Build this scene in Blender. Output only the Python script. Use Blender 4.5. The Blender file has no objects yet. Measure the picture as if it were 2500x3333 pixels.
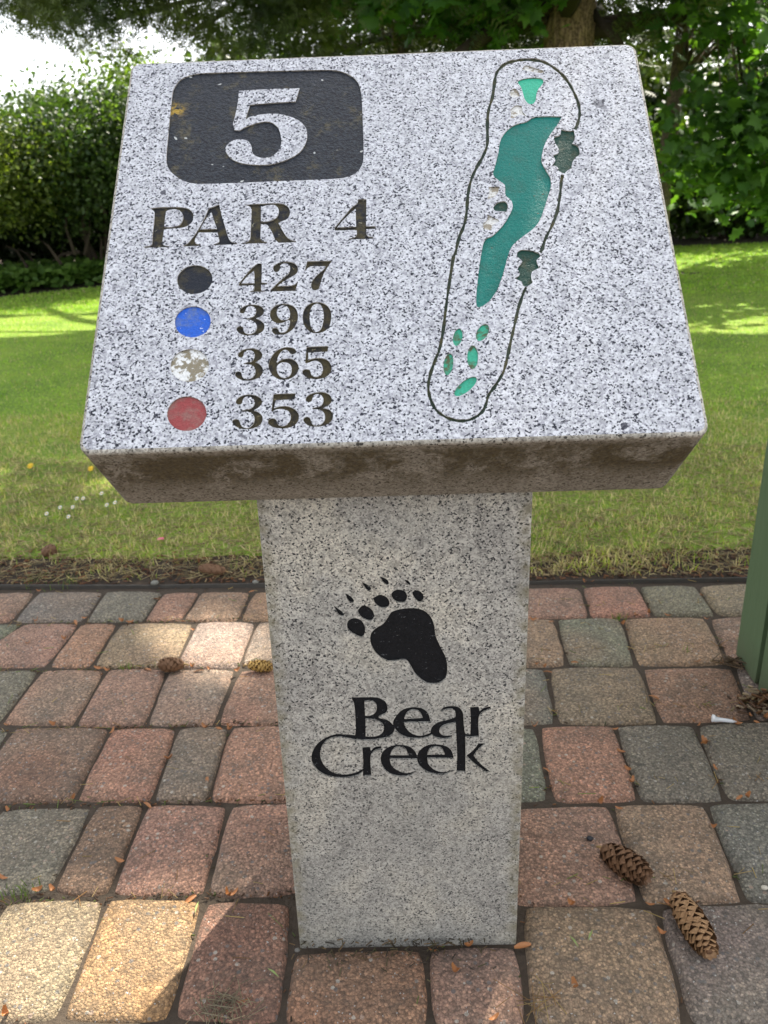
import bpy, math, random
import numpy as np
from mathutils import Vector, Matrix, noise
from mathutils.geometry import delaunay_2d_cdt
SEED_T = 5
random.seed(7); rng = np.random.default_rng(11)
SC = bpy.context.scene; COL = SC.collection

# ------------------------------------------------------------------ camera
HC = 1.08
FPX, PITCH, ROLL = 2569.9, 0.3684, -0.0357
Fw = np.array([0, math.cos(PITCH), -math.sin(PITCH)]); Rt0 = np.array([1., 0, 0]); Up0 = np.cross(Rt0, Fw)
Rt = math.cos(ROLL)*Rt0 + math.sin(ROLL)*Up0; Up = -math.sin(ROLL)*Rt0 + math.cos(ROLL)*Up0
CAM = np.array([0, 0, HC])
cd = bpy.data.cameras.new('camera'); cam = bpy.data.objects.new('camera', cd); COL.objects.link(cam)
M4 = Matrix.Identity(4)
for i in range(3):
    M4[i][0] = Rt[i]; M4[i][1] = Up[i]; M4[i][2] = -Fw[i]; M4[i][3] = CAM[i]
cam.matrix_world = M4
cd.sensor_fit = 'VERTICAL'; cd.sensor_height = 36; cd.sensor_width = 27; cd.lens = FPX/3333*36
cd.clip_start = 0.02; cd.clip_end = 500
cd.dof.use_dof = True; cd.dof.focus_distance = 1.02; cd.dof.aperture_fstop = 9.0
SC.camera = cam

def ray(x, y):
    return Fw + (x-1250)/FPX*Rt - (y-1666.5)/FPX*Up
def eshift(x): return -.0555*(min(max(x, -6), 6)+1.23)     # the paving edge runs slightly askew
def terr(x, y):
    t = max(0.0, y-2.40-eshift(x))
    return 0.062*t*t/(t+0.8) + (0.012*noise.noise(Vector((x*0.9, y*0.9, 3.1))) if t > 0 else 0) * min(1, t)
def gp(x, y, z=0.0):                       # point of the level paving seen at a photo position
    r = ray(x, y); t = (z-HC)/r[2]; return Vector(CAM + r*t)
def gt(x, y):                              # same on the rising lawn
    z = 0
    for _ in range(30):
        p = gp(x, y, z); z = 0.5*z+0.5*terr(p.x, p.y)
    return Vector((p.x, p.y, terr(p.x, p.y)))
def at(x, y, Y):
    r = ray(x, y); return Vector(CAM + r*(Y/r[1]))

# ------------------------------------------------------------------ helpers
def tag(o, label=None, cat=None, group=None, kind=None):
    if label: o['label'] = label
    if cat: o['category'] = cat
    if group: o['group'] = group
    if kind: o['kind'] = kind
    return o
def link(name, me, parent=None, mats=()):
    o = bpy.data.objects.new(name, me); COL.objects.link(o)
    for m in mats: me.materials.append(m)
    if parent: o.parent = parent
    return o
def empty(name, loc):
    o = bpy.data.objects.new(name, None); COL.objects.link(o); o.location = loc; o.empty_display_size = .05
    return o
def mesh(name, verts, faces, mats=(), parent=None, smooth=False, mi=None):
    me = bpy.data.meshes.new(name); me.from_pydata([tuple(v) for v in verts], [], faces)
    if smooth: me.shade_smooth()
    if mi is not None: me.polygons.foreach_set('material_index', mi)
    me.validate(); me.update()
    return link(name, me, parent, mats)
def add_col(me, cols):
    a = me.attributes.new('tint', 'FLOAT_COLOR', 'POINT')
    c = np.ones((len(me.vertices), 4), dtype=np.float32); c[:, :3] = cols
    a.data.foreach_set('color', c.ravel())
def inst_mesh(name, tv, tf, pos, R, sc, col, mats, parent=None, bend=None):
    tv = np.asarray(tv, float); tf = np.asarray(tf, int); n = len(pos); k = len(tv)
    sc = np.broadcast_to(np.asarray(sc, float).reshape(n, -1) if np.ndim(sc) else np.full((n, 1), sc), (n, 3 if (np.ndim(sc) == 2) else 1))
    V = tv[None]*(sc[:, None, :])
    V = np.einsum('nij,nkj->nki', R, V) + pos[:, None, :]
    V = V.reshape(-1, 3).astype(np.float32)
    F = (tf[None] + (np.arange(n)*k)[:, None, None]).reshape(-1)
    m = tf.shape[1]; nf = len(F)//m
    me = bpy.data.meshes.new(name)
    me.vertices.add(len(V)); me.vertices.foreach_set('co', V.ravel())
    me.loops.add(len(F)); me.loops.foreach_set('vertex_index', F.astype(np.int32))
    me.polygons.add(nf); me.polygons.foreach_set('loop_start', np.arange(0, nf*m, m, dtype=np.int32))
    me.update(calc_edges=True); me.validate()
    add_col(me, np.repeat(col, k, axis=0))
    return link(name, me, parent, mats)
def frames(n, up=None, upw=0.0):
    """random orthonormal frames; z axis biased to `up`"""
    z = rng.normal(size=(n, 3))
    z /= np.linalg.norm(z, axis=1)[:, None]
    if up is not None: z = z*(1-upw) + np.asarray(up)*upw; z /= np.linalg.norm(z, axis=1)[:, None]
    a = rng.normal(size=(n, 3)); x = np.cross(a, z); x /= np.linalg.norm(x, axis=1)[:, None]
    y = np.cross(z, x)
    return np.stack([x, y, z], axis=2)
def tube(pts, rad, seg=8, jitter=0.0):
    V = []; Fc = []
    pts = [Vector(p) for p in pts]
    for i, p in enumerate(pts):
        d = (pts[min(i+1, len(pts)-1)] - pts[max(i-1, 0)]).normalized()
        a = d.orthogonal().normalized() if abs(d.z) < .99 else Vector((1, 0, 0))
        b = d.cross(a).normalized(); a = b.cross(d)
        for k in range(seg):
            th = 2*math.pi*k/seg; r = rad[i]*(1+jitter*random.uniform(-1, 1))
            V.append(p + (a*math.cos(th)+b*math.sin(th))*r)
    for i in range(len(pts)-1):
        for k in range(seg):
            Fc.append((i*seg+k, i*seg+(k+1) % seg, (i+1)*seg+(k+1) % seg, (i+1)*seg+k))
    Fc.append(tuple(range(seg))[::-1]); Fc.append(tuple((len(pts)-1)*seg+k for k in range(seg)))
    return V, Fc
class MB:
    def __init__(s): s.v = []; s.f = []
    def add(s, V, Fc):
        o = len(s.v); s.v += [Vector(v) for v in V]; s.f += [tuple(i+o for i in f) for f in Fc]
    def build(s, name, mats, parent=None, smooth=False): return mesh(name, s.v, s.f, mats, parent, smooth)

# ------------------------------------------------------------------ materials
class N:
    def __init__(s, name):
        s.m = bpy.data.materials.new(name); s.m.use_nodes = True; s.t = s.m.node_tree; s.n = s.t.nodes
        s.n.clear(); s.out = s.n.new('ShaderNodeOutputMaterial'); s.b = s.n.new('ShaderNodeBsdfPrincipled')
        s.t.links.new(s.b.outputs[0], s.out.inputs[0]); s.b.inputs['Roughness'].default_value = .7
        s.tc = s.n.new('ShaderNodeTexCoord').outputs['Object']
    def l(s, a, b): s.t.links.new(a, b)
    def noise(s, sc, det=3, rough=.5, vec=None, dist=0, color=False):
        n = s.n.new('ShaderNodeTexNoise'); n.inputs['Scale'].default_value = sc; n.inputs['Detail'].default_value = det
        n.inputs['Roughness'].default_value = rough; n.inputs['Distortion'].default_value = dist
        s.l(vec or s.tc, n.inputs['Vector']); return n.outputs['Color' if color else 'Fac']
    def voro(s, sc, vec=None, out='Color', feat='F1', rnd=1):
        n = s.n.new('ShaderNodeTexVoronoi'); n.feature = feat; n.inputs['Scale'].default_value = sc
        n.inputs['Randomness'].default_value = rnd
        s.l(vec or s.tc, n.inputs['Vector']); return n.outputs[out]
    def warp(s, amt, sc, vec=None):
        c = s.noise(sc, 2, .5, vec, color=True); m = s.n.new('ShaderNodeVectorMath'); m.operation = 'MULTIPLY_ADD'
        m.inputs[1].default_value = (amt,)*3; s.l(c, m.inputs[0]); s.l(vec or s.tc, m.inputs[2]); return m.outputs[0]
    def scale(s, v, vec=None):
        m = s.n.new('ShaderNodeVectorMath'); m.operation = 'MULTIPLY'; m.inputs[1].default_value = v
        s.l(vec or s.tc, m.inputs[0]); return m.outputs[0]
    def ramp(s, fac, stops, const=False):
        n = s.n.new('ShaderNodeValToRGB'); e = n.color_ramp.elements
        if const: n.color_ramp.interpolation = 'CONSTANT'
        while len(e) < len(stops): e.new(.5)
        for i, (p, c) in enumerate(stops):
            e[i].position = p; e[i].color = (c, c, c, 1) if isinstance(c, (int, float)) else (*c, 1)
        s.l(fac, n.inputs[0]); return n.outputs[0]
    def mix(s, fac, a, b, mode='MIX'):
        n = s.n.new('ShaderNodeMix'); n.data_type = 'RGBA'; n.blend_type = mode
        for v, i in ((fac, n.inputs['Factor']), (a, n.inputs[6]), (b, n.inputs[7])):
            if isinstance(v, (int, float)): i.default_value = v
            elif isinstance(v, tuple): i.default_value = (*v, 1)
            else: s.l(v, i)
        return n.outputs[2]
    def math(s, op, a, b=0.0):
        n = s.n.new('ShaderNodeMath'); n.operation = op
        for v, i in ((a, n.inputs[0]), (b, n.inputs[1])):
            if isinstance(v, (int, float)): i.default_value = v
            else: s.l(v, i)
        return n.outputs[0]
    def sep(s, v, ch=0):
        n = s.n.new('ShaderNodeSeparateXYZ'); s.l(v, n.inputs[0]); return n.outputs[ch]
    def attr(s, name='tint'):
        n = s.n.new('ShaderNodeAttribute'); n.attribute_name = name; return n.outputs['Color']
    def col(s, c):
        if isinstance(c, tuple): s.b.inputs['Base Color'].default_value = (*c, 1)
        else: s.l(c, s.b.inputs['Base Color'])
    def rough(s, r):
        if isinstance(r, (int, float)): s.b.inputs['Roughness'].default_value = r
        else: s.l(r, s.b.inputs['Roughness'])
    def bump(s, h, dist=.001, st=1.0):
        n = s.n.new('ShaderNodeBump'); n.inputs['Distance'].default_value = dist; n.inputs['Strength'].default_value = st
        s.l(h, n.inputs['Height']); s.l(n.outputs[0], s.b.inputs['Normal'])

def granite_colour(q, sc, white, grey, dark, pd, pg, wamt=.004):
    w = q.warp(wamt, sc*1.1)
    a = q.sep(q.voro(sc, w), 0)
    c = q.ramp(a, [(0, dark), (pd, tuple(.35*d+.65*g for d, g in zip(dark, grey))), (pd*1.3, grey), (pg, tuple(.8*x for x in white)), (min(.95, pg+.25), white)], True)
    a2 = q.sep(q.voro(sc*.42, q.warp(wamt*2, sc*.5)), 1)
    m2 = q.ramp(a2, [(0, 1.0), (.10, 0.0)], True)
    c = q.mix(q.math('MULTIPLY', m2, .55), c, tuple(x*.8 for x in grey))
    c = q.mix(1.0, c, q.ramp(q.noise(sc*.10, 3, .6), [(.35, .86), (.65, 1.06)]), 'MULTIPLY')
    a3 = q.voro(sc*.17, q.warp(wamt*1.5, sc*.5), 'Distance')
    a3c = q.sep(q.voro(sc*.17, q.warp(wamt*1.5, sc*.5)), 0)
    m3 = q.math('MULTIPLY', q.math('LESS_THAN', a3, .16), q.math('LESS_THAN', a3c, .30))
    c = q.mix(m3, c, dark)
    # clusters of the dark mineral
    n = q.noise(sc*1.05, 3, .6)
    m4 = q.ramp(n, [(.65, 0.0), (.68, 1.0)])
    c = q.mix(m4, c, dark)
    return c
def mat_granite():
    q = N('granite_polished')
    c = granite_colour(q, 570, (.64, .647, .675), (.37, .37, .41), (.006, .008, .020), .155, .38, .0018)
    global QG, QC; QG, QC = q, c
    q.col(c); q.rough(.42); q.bump(q.noise(900, 2), .0003, .3); return q.m
def mat_granite_side():
    q = N('granite_weathered_side')
    c = granite_colour(q, 500, (.60, .56, .48), (.34, .31, .26), (.05, .045, .04), .10, .36, .0022)
    v = q.warp(.020, 90, q.warp(.04, 22, q.scale((1.0, 1.0, .8))))
    st = q.ramp(q.noise(13, 7, .72, v), [(.43, 0.0), (.475, .55), (.53, .88)])
    edge = q.ramp(q.sep(q.tc, 2), [(0.0, 0.0), (1.0, 1.0)])
    brown = q.mix(q.ramp(q.noise(170, 5, .75), [(.35, 0.0), (.65, 1.0)]), (.022, .016, .005), (.115, .085, .03))
    film = q.mix(.52, c, (.120, .10, .062))
    streak = q.ramp(q.noise(420, 3, .6, q.scale((1, 1, 4))), [(.35, .75), (.65, 1.1)])
    film = q.mix(1.0, film, streak, 'MULTIPLY')
    # algae keeps off the rounded top rim and the lower third
    z = q.sep(q.tc, 2)
    band = q.ramp(q.math('MULTIPLY', z, -1/.14), [(.05, .2), (.12, 1.0), (.45, 1.0), (.62, .45), (.82, .08)])
    rim = q.ramp(q.math('MULTIPLY', z, -1/.14), [(.015, 0.0), (.05, 1.0)])
    base = q.mix(rim, c, film)
    q.col(q.mix(q.math('MULTIPLY', st, band), base, brown)); q.rough(.8); q.bump(q.noise(500, 4), .0008, .6); return q.m
def mat_granite_pillar():
    q = N('granite_pillar_stone')
    c = granite_colour(q, 500, (.67, .65, .60), (.38, .365, .34), (.040, .040, .043), .11, .44, .0024)
    p = q.ramp(q.noise(9, 4, .6, q.warp(.06, 5)), [(.34, (.68, .665, .64)), (.5, (.90, .88, .83)), (.62, (1.08, 1.03, .92))])
    c = q.mix(.85, c, p, 'MULTIPLY')
    g = q.ramp(q.noise(3.4, 4, .6), [(.45, 0.0), (.7, .45)])
    c = q.mix(g, c, (.27, .27, .245))
    # mottled darker grey towards the foot
    y = q.sep(q.tc, 1)
    ft = q.math('MULTIPLY', q.ramp(y, [(0, .62), (.05, .38), (.30, .30), (.48, .0)]), q.ramp(q.noise(30, 5, .7), [(.3, .45), (.7, 1.0)]))
    c = q.mix(ft, c, (.15, .145, .125))
    x = q.sep(q.tc, 0)
    ed = q.math('MULTIPLY', q.ramp(q.math('ABSOLUTE', x), [(.150, 0.0), (.166, .7)]), q.ramp(q.noise(60, 4), [(.4, .1), (.6, 1.0)]))
    c = q.mix(ed, c, (.21, .185, .11))
    q.col(c); q.rough(.78); q.bump(q.noise(700, 3), .0006, .6); return q.m
def mat_paint(name, a, b, lo=.45, hi=.6, sc=60, rough=.45, bumpd=.0012, spk=None):
    q = N(name); f = q.ramp(q.noise(sc, 5, .65, q.warp(.01, 60)), [(lo, 0.0), (hi, 1.0)])
    c = q.mix(f, a, b)
    c = q.mix(q.ramp(q.noise(500, 2), [(.3, .35), (.7, 0.0)]), c, tuple(x*.35 for x in a))
    if spk: c = q.mix(q.ramp(q.noise(170, 4, .7, q.scale((1, 1.3, 1))), [(.66, 0.0), (.68, 1.0)]), c, spk)
    q.col(c); q.rough(max(rough, .5)); q.b.inputs['Specular IOR Level'].default_value = .22; q.bump(q.noise(330, 4, .6), bumpd, .8); return q.m
LICH = Vector((-.228, .205, 0))
def mat_panel():
    q = N('black_painted_recess')
    c = q.mix(q.ramp(q.noise(300, 3, .6, q.scale((1, 2.4, 1))), [(.42, 0.0), (.62, 1.0)]), (.005, .007, .012), (.030, .037, .050))
    v = q.warp(.02, 40)
    lich = q.ramp(q.noise(38, 6, .75, v), [(.55, 0.0), (.66, 1.0)])
    gx = q.ramp(q.math('MULTIPLY', q.sep(q.tc, 0), -1.0), [(.02, 0.0), (.3, .5)])
    c = q.mix(q.math('MULTIPLY', lich, .6), c, (.12, .10, .045))
    d = q.n.new('ShaderNodeVectorMath'); d.operation = 'DISTANCE'; q.l(v, d.inputs[0]); d.inputs[1].default_value = (LICH.x-.012, LICH.y-.008, 0)
    yl = q.math('MULTIPLY', q.ramp(d.outputs['Value'], [(.006, 1.0), (.017, 0.0)]), q.ramp(q.noise(120, 4, .7), [(.45, 0.0), (.52, 1.0)]))
    c = q.mix(yl, c, (.42, .27, .03))
    s = q.ramp(q.voro(110, v, 'Distance'), [(.15, 1.0), (.21, 0.0)])
    s2 = q.math('LESS_THAN', q.sep(q.voro(110, v), 0), .10)
    c = q.mix(q.math('MULTIPLY', s, s2), c, (.55, .56, .54))
    q.col(c); q.rough(.5); q.b.inputs['Specular IOR Level'].default_value = .3; q.bump(q.noise(260, 4, .6), .0026, 1); return q.m
def leafmat(name, transl=.35, rough=.5, tintmul=None):
    q = N(name); a = q.attr()
    c = q.mix(1.0, a, q.ramp(q.noise(8, 2), [(.3, .85), (.7, 1.25)]), 'MULTIPLY')
    q.col(c); q.rough(rough)
    t = q.n.new('ShaderNodeBsdfTranslucent'); q.l(q.mix(1.0, c, (1.3, 1.5, .45), 'MULTIPLY'), t.inputs[0])
    m = q.n.new('ShaderNodeMixShader'); m.inputs[0].default_value = transl
    q.l(q.b.outputs[0], m.inputs[1]); q.l(t.outputs[0], m.inputs[2]); q.l(m.outputs[0], q.out.inputs[0]); return q.m
def mat_paver():
    q = N('tumbled_concrete'); a = q.attr()
    w = q.warp(.0025, 120)
    cells = q.voro(235, w); d = q.voro(235, w, 'Distance')
    r = q.sep(cells, 0)
    peb = q.ramp(r, [(0, (.45, .44, .42)), (.14, (.70, .67, .62)), (.38, (.92, .90, .85)), (.66, (1.12, 1.06, .98)), (.86, (1.45, 1.36, 1.22)), (.96, (1.7, 1.62, 1.5))], True)
    c = q.mix(.8, a, q.mix(1.0, a, peb, 'MULTIPLY'))
    c = q.mix(1.0, c, q.ramp(d, [(.40, 1.04), (.68, .68)]), 'MULTIPLY')
    d9 = q.voro(88, w, 'Distance'); c9 = q.voro(88, w)
    big = q.math('MULTIPLY', q.math('LESS_THAN', d9, .30), q.math('LESS_THAN', q.sep(c9, 1), .26))
    c = q.mix(q.math('MULTIPLY', big, .75), c, q.ramp(q.sep(c9, 2), [(0, (.16, .155, .15)), (.35, (.30, .26, .22)), (.65, (.46, .33, .25)), (.85, (.55, .50, .42))], True))
    # drifts where the iron oxide and the grey cement did not mix
    dr = q.ramp(q.noise(11, 4, .6, q.warp(.05, 8)), [(.38, 0.0), (.66, 1.0)])
    c = q.mix(q.math('MULTIPLY', dr, .42), c, q.mix(1.0, c, (.80, .85, .86), 'MULTIPLY'))
    fine = q.ramp(q.noise(520, 3, .7), [(.3, .72), (.5, 1.05), (.72, 1.4)])
    c = q.mix(1.0, c, fine, 'MULTIPLY')
    c = q.mix(q.ramp(q.noise(13, 6, .75), [(.46, 0.0), (.72, .60)]), c, (.10, .088, .07))
    sp = q.math('LESS_THAN', q.sep(q.voro(520), 1), .006)
    c = q.mix(sp, c, (.5, .48, .44))
    q.col(c); q.rough(.85)
    h = q.math('ADD', q.math('MULTIPLY', q.math('SUBTRACT', 1.0, d9), .9), q.math('MULTIPLY', q.math('SUBTRACT', 1.0, d), .6)) if False else q.math('ADD', q.math('MULTIPLY', q.math('SUBTRACT', 1.0, d), .7), q.math('MULTIPLY', q.noise(480, 3, .7), .8))
    q.bump(h, .0055, 1); return q.m
def mat_soil():
    q = N('dark_soil')
    c = q.ramp(q.noise(30, 6, .7), [(.3, (.022, .016, .010)), (.55, (.055, .038, .024)), (.75, (.10, .07, .042))])
    sp = q.ramp(q.noise(120, 4, .7), [(.62, 0.0), (.66, .6)])
    q.col(q.mix(sp, c, (.22, .10, .05))); q.rough(.95); q.bump(q.noise(140, 5, .7), .008, 1); return q.m
def mat_lawn():
    q = N('lawn_ground')
    c = q.ramp(q.noise(2.2, 6, .65, q.warp(.5, 2)), [(.3, (.17, .30, .028)), (.5, (.28, .43, .042)), (.7, (.37, .48, .06))])
    f = q.ramp(q.noise(60, 5, .7, q.scale((1, .6, 1))), [(.3, .5), (.7, 1.35)])
    c = q.mix(1.0, c, f, 'MULTIPLY')
    q.col(c); q.rough(.9); q.bump(q.noise(70, 5, .7), .03, 1); return q.m
def simple(name, c, rough=.7, c2=None, sc=20, bd=0, bs=60, streak=None):
    q = N(name)
    if c2: q.col(q.mix(q.noise(sc, 5, .65, q.scale(streak) if streak else None), c, c2))
    else: q.col(c)
    q.rough(rough)
    if bd: q.bump(q.noise(bs, 4, .6, q.scale(streak) if streak else None), bd, .8)
    return q.m
def mat_bark(name, a, b):
    q = N(name); v = q.warp(.06, 9, q.scale((1, 1, .35)))
    d = q.voro(26, v, 'Distance'); c = q.mix(q.ramp(d, [(.15, 0.0), (.6, 1.0)]), a, b)
    c = q.mix(q.ramp(q.noise(50, 4, .7), [(.4, 0.0), (.75, .7)]), c, tuple(x*1.9 for x in a))
    q.col(c); q.rough(.95); q.bump(q.math('SUBTRACT', 1.0, d), .03, 1); return q.m

MG, MGS, MGP = mat_granite(), mat_granite_side(), mat_granite_pillar()
M_PANEL = mat_panel()
M_LET = mat_paint('worn_black_paint', (.008, .010, .016), (.062, .050, .020), .42, .60, 90, .5, .0012, (.30, .28, .20))
M_LET2 = mat_paint('mossy_black_paint', (.012, .012, .013), (.064, .050, .019), .36, .60, 90, .55, .0012, (.20, .17, .10))
M_DOTK = mat_paint('black_paint', (.014, .018, .028), (.065, .055, .030), .48, .66, 60)
M_DOTB = mat_paint('blue_paint', (.025, .13, .62), (.14, .20, .36), .48, .66, 70, .35, .0012, (.65, .72, .80))
M_DOTW = mat_paint('white_paint', (.85, .85, .83), (.24, .20, .12), .47, .53, 110, .5)
M_DOTR = mat_paint('red_paint', (.34, .07, .07), (.30, .15, .13), .45, .62, 60, .4)
M_FAIR = mat_paint('teal_paint', (.004, .19, .155), (.02, .14, .11), .48, .7, 45, .4, .0016, (.10, .075, .04))
M_GREEN = mat_paint('light_green_paint', (.050, .50, .31), (.06, .42, .27), .5, .7, 60, .45)
M_TEE = mat_paint('worn_light_green_paint', (.05, .42, .27), (.10, .095, .04), .48, .60, 80, .5)
M_TREEP = mat_paint('dark_green_paint', (.010, .055, .040), (.05, .06, .03), .5, .7, 60, .5)
M_OUTL = mat_paint('mossy_outline_paint', (.022, .040, .026), (.10, .085, .03), .46, .70, 70, .6)
M_BUNK = mat_paint('white_bunker_paint', (.80, .79, .75), (.33, .28, .20), .50, .56, 110, .5)
M_LOGO = mat_paint('black_logo_enamel', (.006, .007, .009), (.014, .015, .018), .4, .7, 200, .42, .0016, (.16, .165, .17))
M_JOINT = simple('joint_sand', (.085, .062, .042), .95, (.03, .022, .015), 60, .006, 160)
M_PAVE, M_SOIL, M_LAWN = mat_paver(), mat_soil(), mat_lawn()
M_LEAF = leafmat('leaf', .42); M_GRASS = leafmat('grass_blade', .30, .55); M_NEEDLE = leafmat('conifer_foliage', .15, .6)
M_HUSK = simple('orange_husk', (.44, .19, .06), .5, (.24, .09, .03), 200)
M_STRAW = simple('dry_straw', (.42, .30, .13), .7, (.25, .15, .06), 90)
M_CONE = simple('cone_scale_brown', (.24, .125, .06), .7, (.10, .05, .025), 160, .001, 300)
M_CONEY = simple('cone_scale_tan', (.45, .27, .13), .65, (.17, .085, .04), 200, .001, 300)
M_CONEL = simple('cone_scale_yellow', (.50, .33, .08), .65, (.3, .16, .05), 160, .001, 300)
M_EDGE = simple('black_plastic', (.04, .041, .043), .6, (.10, .085, .065), 30)
def mat_wood():
    q = N('green_stained_wood'); v = q.scale((9, 9, .5))
    c = q.mix(q.noise(9, 5, .65, v), (.070, .130, .055), (.13, .19, .10))
    c = q.mix(q.ramp(q.noise(22, 6, .8, q.scale((8, 8, .35))), [(.60, 0.0), (.70, .55)]), c, (.26, .32, .22))
    c = q.mix(q.math('MULTIPLY', q.ramp(q.sep(q.tc, 2), [(0, .8), (.10, .0)]), q.noise(40, 4)), c, (.09, .07, .045))
    c = q.mix(q.ramp(q.voro(26, q.warp(.02, 20), 'Distance'), [(.04, .7), (.07, 0.0)]), c, (.02, .035, .015))
    q.col(c); q.rough(.6); q.bump(q.noise(40, 4, .7, v), .0018, .9); return q.m
M_WOOD = mat_wood()
M_GAPSHADE = simple('gap_shade_dark', (.015, .018, .012), .8)
M_WHITE = simple('white_plastic', (.78, .79, .80), .3)
M_BARKC = mat_bark('conifer_bark', (.42, .28, .17), (.11, .07, .045))
M_BARKM = mat_bark('maple_bark', (.26, .20, .15), (.12, .09, .07))
M_BARKS = simple('stem_bark', (.085, .06, .038), .9, (.035, .027, .018), 30, .004, 60)

# ------------------------------------------------------------------ contours
# lists of photo positions: (ox, oy, scale) of the tracing + points; a point marked with 1 is a sharp corner
def C(org, pts, sub=4, closed=True):
    ox, oy, s = org; P = [(ox+p[0]*s, oy+p[1]*s, len(p) > 2) for p in pts]
    n = len(P); out = []
    for i in range(n if closed else n-1):
        p1, p2 = P[i], P[(i+1) % n]
        p0 = P[i-1] if (closed or i > 0) else P[i]; p3 = P[(i+2) % n] if (closed or i+2 < n) else p2
        if p1[2] and p2[2]: out.append(p1[:2]); continue
        m1 = (0, 0) if p1[2] else ((p2[0]-p0[0])/2, (p2[1]-p0[1])/2)
        m2 = (0, 0) if p2[2] else ((p3[0]-p1[0])/2, (p3[1]-p1[1])/2)
        L = math.hypot(p2[0]-p1[0], p2[1]-p1[1])
        def cl(m):
            l = math.hypot(*m); k = min(1, 1.0*L/l) if l > 0 else 1; return (m[0]*k, m[1]*k)
        m1, m2 = cl(m1), cl(m2)
        if p1[2]: m1 = ((p2[0]-p1[0])*.8, (p2[1]-p1[1])*.8)
        if p2[2]: m2 = ((p2[0]-p1[0])*.8, (p2[1]-p1[1])*.8)
        for k in range(sub):
            t = k/sub; a = 2*t**3-3*t*t+1; b = t**3-2*t*t+t; c = -2*t**3+3*t*t; d = t**3-t*t
            out.append((a*p1[0]+b*m1[0]+c*p2[0]+d*m2[0], a*p1[1]+b*m1[1]+c*p2[1]+d*m2[1]))
    if not closed: out.append(P[-1][:2])
    return out
def ell(org, cx, cy, a, b, dx=1, dy=0, n=28):
    ox, oy, s = org; L = math.hypot(dx, dy); ux, uy = dx/L, dy/L
    return [(ox+s*(cx+a*math.cos(t)*ux-b*math.sin(t)*uy), oy+s*(cy+a*math.cos(t)*uy+b*math.sin(t)*ux)) for t in [2*math.pi*k/n for k in range(n)]]
def stroke(org, pts, w, sub=4):
    c = C(org, pts, sub, False); L = []; Rr = []
    for i, p in enumerate(c):
        a = c[max(0, i-1)]; b = c[min(len(c)-1, i+1)]; dx, dy = b[0]-a[0], b[1]-a[1]; l = math.hypot(dx, dy) or 1
        ww = w*(1+.18*math.sin(i*1.7)+.12*math.sin(i*.61))
        L.append((p[0]-dy/l*ww, p[1]+dx/l*ww)); Rr.append((p[0]+dy/l*ww, p[1]-dx/l*ww))
    return L+Rr[::-1]
PA = (470, 640, .29536); PB = (900, 640, .2411); F5 = (700, 250, .21097); R1 = (740, 830, .22905); R2 = (740, 970, .22905)
R3 = (740, 1110, .22905); R4 = (740, 1260, .22905); PN = (250, 100, .66305); DT = (450, 800, .48222); M3 = (1350, 130, .42194); M4c = (1350, 750, .42194)
LG = (950, 1800, .42194)
G = {}
G['P'] = (C(PA, [(60,130,1),(160,118),(380,115),(480,130),(530,175),(540,225),(525,280),(470,325),(400,345),(218,358,1),(205,440),(200,510),(215,535),(275,545,1),(270,555,1),(0,564,1),(0,550,1),(60,540),(85,520),(92,400),(105,300),(112,200),(105,160)]),
 [C(PA, [(240,160,1),(300,140),(370,145),(415,180),(428,230),(410,285),(370,320),(300,335),(218,335,1),(228,240)])])
G['A'] = (C(PA, [(825,85,1),(850,200),(880,300),(915,420),(950,490),(1025,515,1),(1020,525,1),(765,535,1),(765,522,1),(815,505),(825,480),(805,395,1),(600,395,1),(560,465),(558,500),(580,520),(615,525,1),(615,540,1),(430,550,1),(430,540,1),(480,510),(540,440),(600,350),(650,260),(695,160),(712,125,1),(760,110)]),
 [C(PA, [(738,170,1),(760,240),(800,355,1),(615,360,1),(640,310),(700,215)])])
G['R'] = (C(PA, [(1095,90,1),(1250,80),(1440,72),(1530,80),(1590,120),(1605,180),(1580,240),(1520,270),(1475,285,1),(1510,350),(1560,430),(1610,475),(1672,488,1),(1670,500,1),(1480,510,1),(1440,470),(1400,380),(1350,310),(1285,305,1),(1280,400),(1282,470),(1300,490),(1355,500,1),(1350,512,1),(1085,520,1),(1085,508,1),(1140,495),(1165,460),(1175,300),(1180,130),(1150,105)]),
 [C(PA, [(1285,110,1),(1380,92),(1440,95),(1475,130),(1480,180),(1455,230),(1400,260),(1340,275),(1285,275,1)])])
G['4'] = (C(PB, [(1100,35,1),(1215,35,1),(1212,200),(1210,400,1),(1340,400,1),(1340,435,1),(1215,440,1),(1212,500),(1240,535),(1308,545,1),(1308,568,1),(985,580,1),(985,562,1),(1050,550),(1085,510),(1082,450,1),(785,458,1),(785,415,1),(900,280),(1010,150),(1090,90)]),
 [C(PB, [(1068,165,1),(1072,300),(1075,405,1),(820,415,1),(900,320),(1000,220)])])
G['4b'] = (C(R1, [(430,120,1),(490,122,1),(490,260),(483,390,1),(570,395,1),(565,420,1),(483,425,1),(480,490),(500,510),(540,512,1),(538,522,1),(315,525,1),(318,515,1),(370,500),(380,470),(380,430,1),(160,437,1),(165,405,1),(240,310),(330,200),(400,140)]),
 [C(R1, [(375,225,1),(385,280),(385,400,1),(200,403,1),(260,330),(320,270)])])
G['2'] = (C(R1, [(650,190),(665,150),(720,115),(800,97),(880,95),(950,115),(995,160),(1003,215),(985,260),(930,300),(850,345),(770,395),(715,440,1),(900,435),(960,415),(1000,375,1),(1005,385,1),(985,450),(965,510,1),(610,518,1),(615,490,1),(650,460),(720,390),(800,320),(870,260),(890,200),(885,155),(850,125),(790,125),(752,150),(750,190),(735,225),(700,243),(665,230)]), [])
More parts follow.
